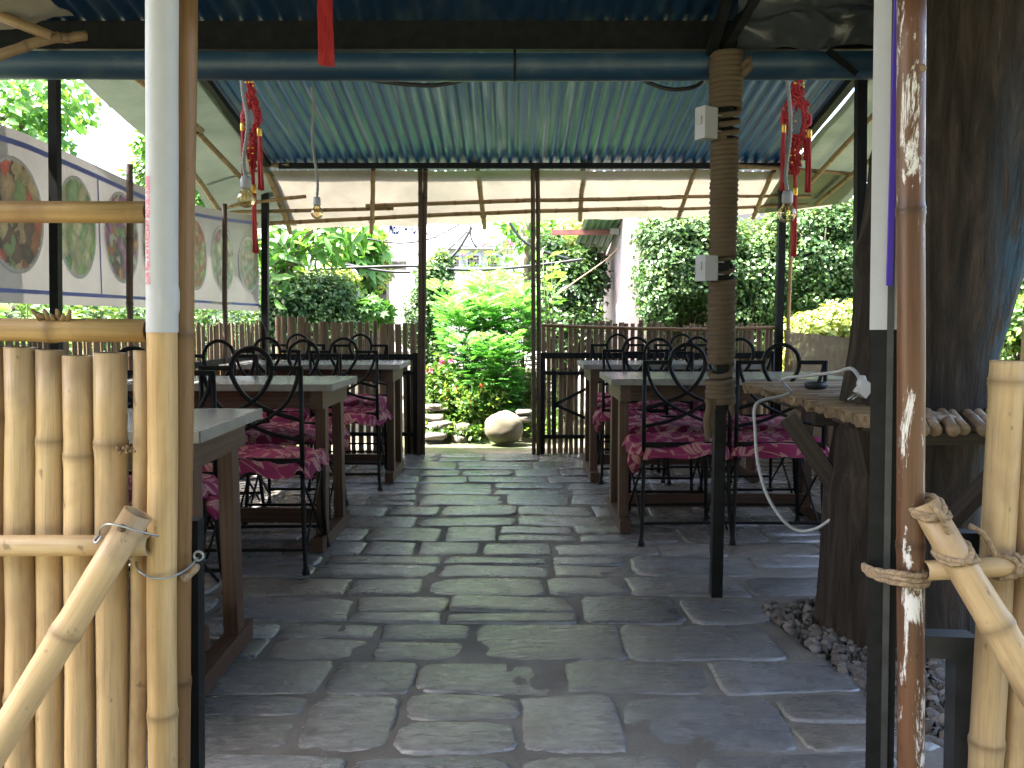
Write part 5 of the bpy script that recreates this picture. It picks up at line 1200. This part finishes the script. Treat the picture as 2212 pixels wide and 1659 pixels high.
shrub('creeper', 'dark creeper covering the bank right of the opening, under the green porch roof', [B(1225, 640, 9.4, 80, 95, .3), B(1265, 590, 9.6, 50, 60, .3), B(1190, 560, 9.6, 40, 55, .25), B(1230, 720, 9.2, 85, 60, .3)], 9500, .055, 'leaf_dark', tint='top')
shrub('bush', 'sunlit bush beyond the right poles, below the maroon porch rails', [B(1205, 520, 10.2, 48, 42, .3), B(1250, 500, 10.4, 40, 30, .3)], 2600, .06, 'leaf_yellow', tint=None)
frond_plant('leafy_plant', 'upright plant with oval pale leaves right of the rear opening', (P(1198, 660, 8.3).x, 8.3, .7), P(1192, 560, 8.3), .07, 46, .10, 'leaf_bright', T_LEAF, 2)
frond_plant('leafy_plant', 'plant with big bright leaves crossing the right pair of poles', (P(1180, 640, 7.6).x, 7.6, .9), P(1172, 535, 7.6), .10, 14, .16, 'leaf_bright', T_LEAF, 2)
# right hedge
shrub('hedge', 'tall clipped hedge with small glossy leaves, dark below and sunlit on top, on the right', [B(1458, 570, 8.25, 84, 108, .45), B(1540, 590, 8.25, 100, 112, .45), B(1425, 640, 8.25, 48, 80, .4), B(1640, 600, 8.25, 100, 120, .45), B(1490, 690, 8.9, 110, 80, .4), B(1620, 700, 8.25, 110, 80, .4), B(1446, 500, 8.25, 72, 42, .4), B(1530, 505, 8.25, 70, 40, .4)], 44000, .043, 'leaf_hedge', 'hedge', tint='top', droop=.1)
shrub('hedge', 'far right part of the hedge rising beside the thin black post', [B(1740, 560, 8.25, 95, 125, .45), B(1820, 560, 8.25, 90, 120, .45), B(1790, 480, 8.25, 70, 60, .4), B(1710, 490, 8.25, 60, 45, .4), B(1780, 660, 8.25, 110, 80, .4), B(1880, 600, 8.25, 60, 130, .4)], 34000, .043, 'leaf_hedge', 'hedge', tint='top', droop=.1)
shrub('bush', 'very bright yellow-green bush just above the burlap screen', [B(1760, 705, 7.6, 70, 32, .3), B(1820, 690, 7.6, 55, 38, .3), B(1770, 770, 7.6, 110, 60, .3)], 5200, .05, 'leaf_yellow')
shrub('bush', 'green foliage at the far right edge beside the trunk', [B(2215, 700, 7.2, 60, 60, .4), B(2230, 580, 7.4, 50, 70, .4)], 2600, .06, 'leaf_bush')
# left side greenery
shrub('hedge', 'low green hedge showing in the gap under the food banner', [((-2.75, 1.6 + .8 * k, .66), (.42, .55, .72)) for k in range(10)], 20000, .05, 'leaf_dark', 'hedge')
frond_plant('fan_palm', 'small fan-leaved palm poking up under the banner beside the left post', (-2.25, 4.1, .7), (-2.25, 4.0, 1.16), .06, 16, .20, 'leaf_bright', T_fan(), 3)
# hanging-leaf tree at the left back
def big_tree(name, label, base, crown, n, size, mat, tmpl, tr, group=None, depth=.6, tint=None):
    t = thing(name, label, 'tree', base, group=group); base = Vector(base); m_ = MB(); c0 = Vector(crown[0][0])
    m_.tube(catmull([base, base.lerp(c0, .5) + Vector((.06, 0, 0)), c0], 6), [tr * (1 - .5 * k / 12) for k in range(13)], 9); m_.build('trunk', M['bark_far'], t)
    m2 = MB()
    for c, r in crown:
        for k in range(5):
            e = Vector(c) + Vector((rng.normal(0, r[0] * .5), rng.normal(0, r[1] * .5), rng.normal(0, r[2] * .45))); m2.tube(catmull([base.lerp(c0, .75), (base.lerp(c0, .9) + e) / 2 + Vector((0, 0, .08)), e], 4), [tr * .45] * 3 + [tr * .3] * 3 + [tr * .12] * 3, 5)
    m2.build('limbs', M['bark_far'], t)
    p, d = blob_points(crown, n, depth); leaves('crown', M[mat], p, leaf_dirs(d, .35), size, tmpl, t, tint, out=d); return t
big_tree('broadleaf_tree', 'tree with big hanging oval leaves just behind the left awning edge', (P(590, 700, 8.4).x - .12, 8.5, -.03), [B(600, 520, 8.4, 45, 45, .25), B(700, 515, 8.4, 62, 42, .25), B(600, 600, 8.4, 28, 60, .2), B(760, 490, 8.5, 40, 30, .25)], 330, .19, 'leaf_bright', T_LONG, .03)
big_tree('papaya_tree', 'tree with lobed hand-shaped leaves in front of the creeper wall', (P(770, 700, 9.8).x, 9.8, -.03), [B(775, 545, 9.8, 55, 50, .3), B(735, 575, 9.8, 45, 45, .3), B(770, 620, 9.8, 35, 40, .25)], 170, .26, 'leaf_bright', T_PALM, .035)
big_tree('leafy_tree', 'sunlit tree above the food banner at the top left', (-6.6, 8.6, -.03), [((-5.6, 8.4, 3.05), (.95, .8, .75)), ((-4.75, 8.2, 2.75), (.62, .6, .62)), ((-6.8, 8.6, 3.1), (1.0, .9, .9)), ((-5.3, 8.8, 2.2), (.9, .6, .5)), ((-4.35, 8.3, 3.15), (.42, .5, .35))], 6500, .105, 'leaf_bright', T_LEAF, .12)
big_tree('leafy_tree', 'distant hazy tree seen just left of the white-sleeved post', (P(330, 600, 24).x, 24, -.03), [B(345, 400, 24, 60, 95, 1.0), B(400, 470, 24, 60, 90, 1.0)], 5000, .18, 'leaf_bush', T_LEAF, .12)
big_tree('leafy_tree', 'foliage sprig hanging between the left awning and the banner', (P(500, 640, 8.9).x, 8.9, -.03), [B(436, 402, 8.2, 26, 40, .25), B(318, 312, 7.8, 20, 24, .2)], 420, .085, 'leaf_bright', T_LEAF, .03)
t = thing('tree_trunk', 'slender grey tree trunk behind the right pair of poles', 'tree', P(1142, 690, 9.9)); m_ = MB(); m_.tube([P(1140, 760, 9.9), P(1141, 620, 9.9), P(1138, 500, 9.9), P(1145, 380, 9.9)], [.06, .055, .052, .05], 10); m_.build('trunk', M['bark_far'], t)
p, d = blob_points([B(1150, 500, 9.8, 60, 35, .4), B(1120, 480, 9.8, 40, 20, .3)], 240); leaves('crown', M['leaf_bright'], p, leaf_dirs(d), .11, T_LEAF, t)

# ------------------------------------------------------------------ buildings
wb = thing('white_building', 'white building behind the garden with a blue painted sign and carved wooden windows', 'building', (0, 13, 0))
xl = P(838, 600, 13).x
m_ = MB(); m_.box(((xl + 1.3) / 2, 14.5, 2.2), (1.3 - xl, 3.0, 4.5)); m_.build('wall', M['wall_white'], wb)
m_ = MB(); zl = P(1000, 533, 12.9).z; m_.box((P(1040, 540, 12.9).x, 12.93, zl), (1.25, .14, .06)); m_.build('window_ledge', M['roof_grey'], wb)
for (ua, ub, va, vb) in ((962, 997, 547, 582), (1005, 1040, 547, 582), (1048, 1083, 547, 582)):
    a, b = P(ua, va, 12.98), P(ub, vb, 12.98); f = MB(); cx, cz = (a.x + b.x) / 2, (a.z + b.z) / 2; ww, hh = b.x - a.x, a.z - b.z
    for (c, s_) in (((a.x + .02, 12.97, cz), (.04, .07, hh)), ((b.x - .02, 12.97, cz), (.04, .07, hh)), ((cx, 12.97, a.z - .02), (ww - .08, .07, .04)), ((cx, 12.97, b.z + .02), (ww - .08, .07, .04))): f.box(c, s_)
    fo = f.build('window', M['roof_grey'], wb); m_ = MB(); m_.box((cx, 12.99, cz), (ww - .08, .02, hh - .08)); m_.build('pane', M['brown_wood_far'], fo)
    m_ = MB()
    for k in (-1, 0, 1): m_.box((cx + k * ww * .22, 12.962, cz), (.018, .02, hh - .08)); m_.box((cx, 12.955, cz + k * hh * .22), (ww - .08, .008, .018))
    m_.build('lattice', M['laminate_edge'], fo)
za = P(860, 505, 12.985).z; x0_, x1_ = P(840, 505, 12.985).x, P(908, 505, 12.985).x
text_mesh('MEDITATION', .27, 'lettering', 'blue_ink', lambda fx, y: (x0_ + (x1_ - x0_) * fx, 12.99, za + y), wb)
x2_, x3_ = P(911, 505, 12.985).x, P(932, 505, 12.985).x; zb_ = P(915, 507, 12.985).z
text_mesh('HALL', .085, 'lettering', 'blue_ink', lambda fx, y: (x2_ + (x3_ - x2_) * fx, 12.99, zb_ + y), wb)
sw = thing('stone_wall', 'old grey stone garden wall overgrown with creeper beside the white building', 'wall', (P(800, 640, 12.2).x, 12.2, 0))
xa_, xb_ = P(560, 640, 12.2).x, P(836, 640, 12.2).x; m_ = MB(); m_.box(((xa_ + xb_) / 2, 12.3, .9), (xb_ - xa_, .3, 1.9)); m_.build('core', M['mortar'], sw)
z = 0.0; k = 0; sm_ = []
for j in range(4):
    mm = MB(); mm.box((0, 0, 0), (1, 1, 1)); me = mm.mesh('wall_stone', M['stone_wall'])
    for v in me.vertices: v.co += Vector((rng.normal(0, .05), rng.normal(0, .08), rng.normal(0, .05)))
    sm_.append(me)
while z < 1.85:
    h = random.uniform(.13, .2); x = P(700, 640, 12.2).x
    while x < xb_ - .1:
        wd = random.uniform(.2, .42); o = bpy.data.objects.new('wall_stone', random.choice(sm_)); COL.objects.link(o); o.parent = sw; o.location = Vector((x + wd / 2, 12.13, z + h / 2)) - origin_of(sw); o.scale = (wd - .02, .1, h - .02); x += wd
    z += h
shrub('creeper', 'green creeper over the stone wall beside the white building', [B(800, 530, 11.9, 40, 45, .25), B(815, 575, 11.9, 30, 50, .2), B(770, 600, 11.9, 40, 40, .2)], 3600, .07, 'leaf_yellow')
ap = thing('arched_panel', 'narrow grey panel with a rounded top standing among the bushes', 'panel', P(756, 690, 9.3)); c = P(757, 600, 9.3); m_ = MB()
wd = .085; pts = [(-wd, -.5)] + [(-wd * math.cos(math.pi * k / 10), .02 + wd * math.sin(math.pi * k / 10)) for k in range(11)] + [(wd, -.5)]
for sx in (0,):
    vs = [(c.x + x, 9.3, c.z + z) for x, z in pts] + [(c.x + x, 9.34, c.z + z) for x, z in pts]; n_ = len(pts)
    m_.add(vs, [tuple(range(n_ - 1, -1, -1)), tuple(range(n_, 2 * n_))] + [(k, (k + 1) % n_, n_ + (k + 1) % n_, n_ + k) for k in range(n_)], flat=True)
m_.build('board', M['roof_grey'], ap)
for k in (-1, 0, 1): m_ = MB(); m_.box((c.x + k * .04, 9.29, c.z - .22), (.012, .02, .5)); m_.build('rib', M['steel_grey'], ap)
for (u, va, vb, lb) in ((668, 530, 690, 'white plastic pipe standing up in the bushes, crossed by the grey hose'), (686, 565, 690, 'second white plastic pipe, shorter and right of the hose')):
    t = thing('white_pipe', lb, 'pipe', P(u, vb, 9.0), group='white pipes in the bushes'); m_ = MB(); m_.tube([P(u, vb + 40, 9.0), P(u, va, 9.0)], .028, 10); m_.lathe([(.028, -.02), (.036, -.02), (.036, .02), (.028, .02)], P(u, va + 50, 9.0), 12); m_.build('pipe', M['white_plastic'], t)
cabs = [([(586, 660), (640, 622), (668, 575), (672, 540)], 8.8, .020, 'grey hose curving up from the bush to the white pipe', 'roof_grey'),
        ([(585, 640), (605, 600), (660, 585), (720, 580), (800, 577), (900, 575), (1000, 583), (1090, 580), (1200, 568), (1260, 560)], 8.9, .015, 'thick grey cable arching from the bush across the opening', 'black_cable'),
        ([(580, 600), (612, 572), (680, 560), (760, 575), (860, 588), (940, 578), (985, 545), (1020, 490)], 9.1, .015, 'thick cable rising right toward the awning across the white wall', 'black_cable'),
        ([(640, 520), (720, 560), (800, 578), (905, 572), (960, 545), (1010, 500)], 9.2, .009, 'thinner cable beside the thick one, rising right', 'black_cable'),
        ([(790, 515), (860, 525), (930, 515), (1000, 480)], 9.0, .010, 'upper cable sagging before the blue painted sign', 'black_cable'),
        ([(905, 498), (990, 530), (1080, 530), (1190, 505)], 9.3, .005, 'thin wire across the rear opening under the awning', 'black_cable'),
        ([(1015, 480), (1018, 515), (1030, 535)], 8.7, .009, 'short dark cable hanging down from the awning edge', 'black_cable'),
        ([(1100, 480), (1130, 520), (1180, 545), (1230, 560)], 9.2, .016, 'dark hose curving past the slender trunk behind the right poles', 'black_cable'),
        ([(1350, 520), (1310, 560), (1240, 610), (1180, 655)], 9.0, .007, 'frayed pale rope sagging from the lilac wall into the creeper', 'twine')]
for pts, Y, r, lb, mt in cabs:
    t = thing('garden_cable', lb, 'cable', P(*pts[0], Y), group='cables across the garden'); m_ = MB(); m_.tube(catmull([P(u, v, Y) for u, v in pts], 8), r, 7); m_.build('cord', M[mt], t)
# lilac house with the green porch roof
hs = thing('lilac_house', 'lilac plastered house corner with a green corrugated porch roof, half covered by the hedge', 'house', (1.9, 9.8, 0))
xc = P(1345, 600, 8.75).x
m_ = MB(); m_.box((xc + .9, 9.65, 1.15), (1.8, 1.8, 2.36)); m_.build('wall', M['wall_lilac'], hs)
c = [P(1265, 468, 8.75), P(1349, 466, 8.75), P(1308, 553, 10.3), P(1233, 553, 10.3)]
m_ = MB(); m_.grid(lambda a, b: c[0].lerp(c[1], a).lerp(c[3].lerp(c[2], a), b) + Vector((0, 0, .014 * math.cos(a * 2 * math.pi * 6))), 60, 4, lambda a, b: (a * .5, b * 1.6)); m_.build('porch_roof', M['roof_green'], hs)
for (a, b) in ((P(1191, 502, 9.2), P(1330, 502, 9.2)), (P(1178, 552, 10.1), P(1308, 552, 10.1))): m_ = MB(); m_.bar(a, b, .05, .055); m_.build('porch_rail', M['red_paint'], hs)
m_ = MB(); m_.bar(P(1318, 500, 9.0), P(1336, 500, 9.0), .07, .06); m_.build('rail_end', M['laminate_edge'], hs)
m_ = MB(); m_.box((xc + .95, 9.6, 2.44), (1.9, 2.0, .10)); m_.build('roof', M['red_paint'], hs)
nb = thing('neighbour_house', 'grey corrugated roof of a house beyond the right hedge', 'house', (5.2, 13, 0))
a0, b0 = P(1740, 424, 12.2), P(1960, 424, 12.2); zt_ = P(1800, 330, 14.5)
m_ = MB(); m_.grid(lambda a, b: (a0.x + (b0.x - a0.x + .8) * a, 12.2 + 2.6 * b, a0.z + (zt_.z - a0.z + .2) * b + .03 * math.cos(a * 2 * math.pi * 15)), 120, 3); m_.build('roof', M['roof_grey'], nb)
m_ = MB(); m_.box(((a0.x + b0.x) / 2 + .4, 13.9, a0.z / 2), (b0.x - a0.x + .4, 3.0, a0.z - .1)); m_.build('wall', M['wall_lilac'], nb)
# far tree line closing the garden
blobs = []
for k in range(16):
    x = -13 + k * 1.7 + random.uniform(-.4, .4)
    if -2.5 < x < 1.5: continue
    yy = 19 + random.uniform(-1, 1); hh = random.uniform(2.2, 3.2) if x > 0 else random.uniform(1.6, 2.2)
    blobs.append(((x, yy, hh * .5), (1.3, 1.1, hh * .62)))
p, d = blob_points(blobs, 22000, .4); o = leaves('distant_trees', M['leaf_bush'], p, leaf_dirs(d), .17); tag(o, 'mass of trees closing the garden behind the buildings', kind='stuff')

# unseen leaf mass added behind the camera to block sky light
blobs = []
for k in range(9):
    x = -12 + k * 3 + random.uniform(-.5, .5)
    for q in range(3): blobs.append(((x + random.uniform(-.5, .5), -6.5 + random.uniform(-.7, .7), 1.6 + 2.3 * q), (1.9, 1.4, 1.5)))
p, d = blob_points(blobs, 16000, .5); o = leaves('sky_blocking_foliage', M['leaf_dark'], p, leaf_dirs(d), .42, out=d); tag(o, 'unseen mass of dark foliage added behind the camera to block sky light', kind='stuff')
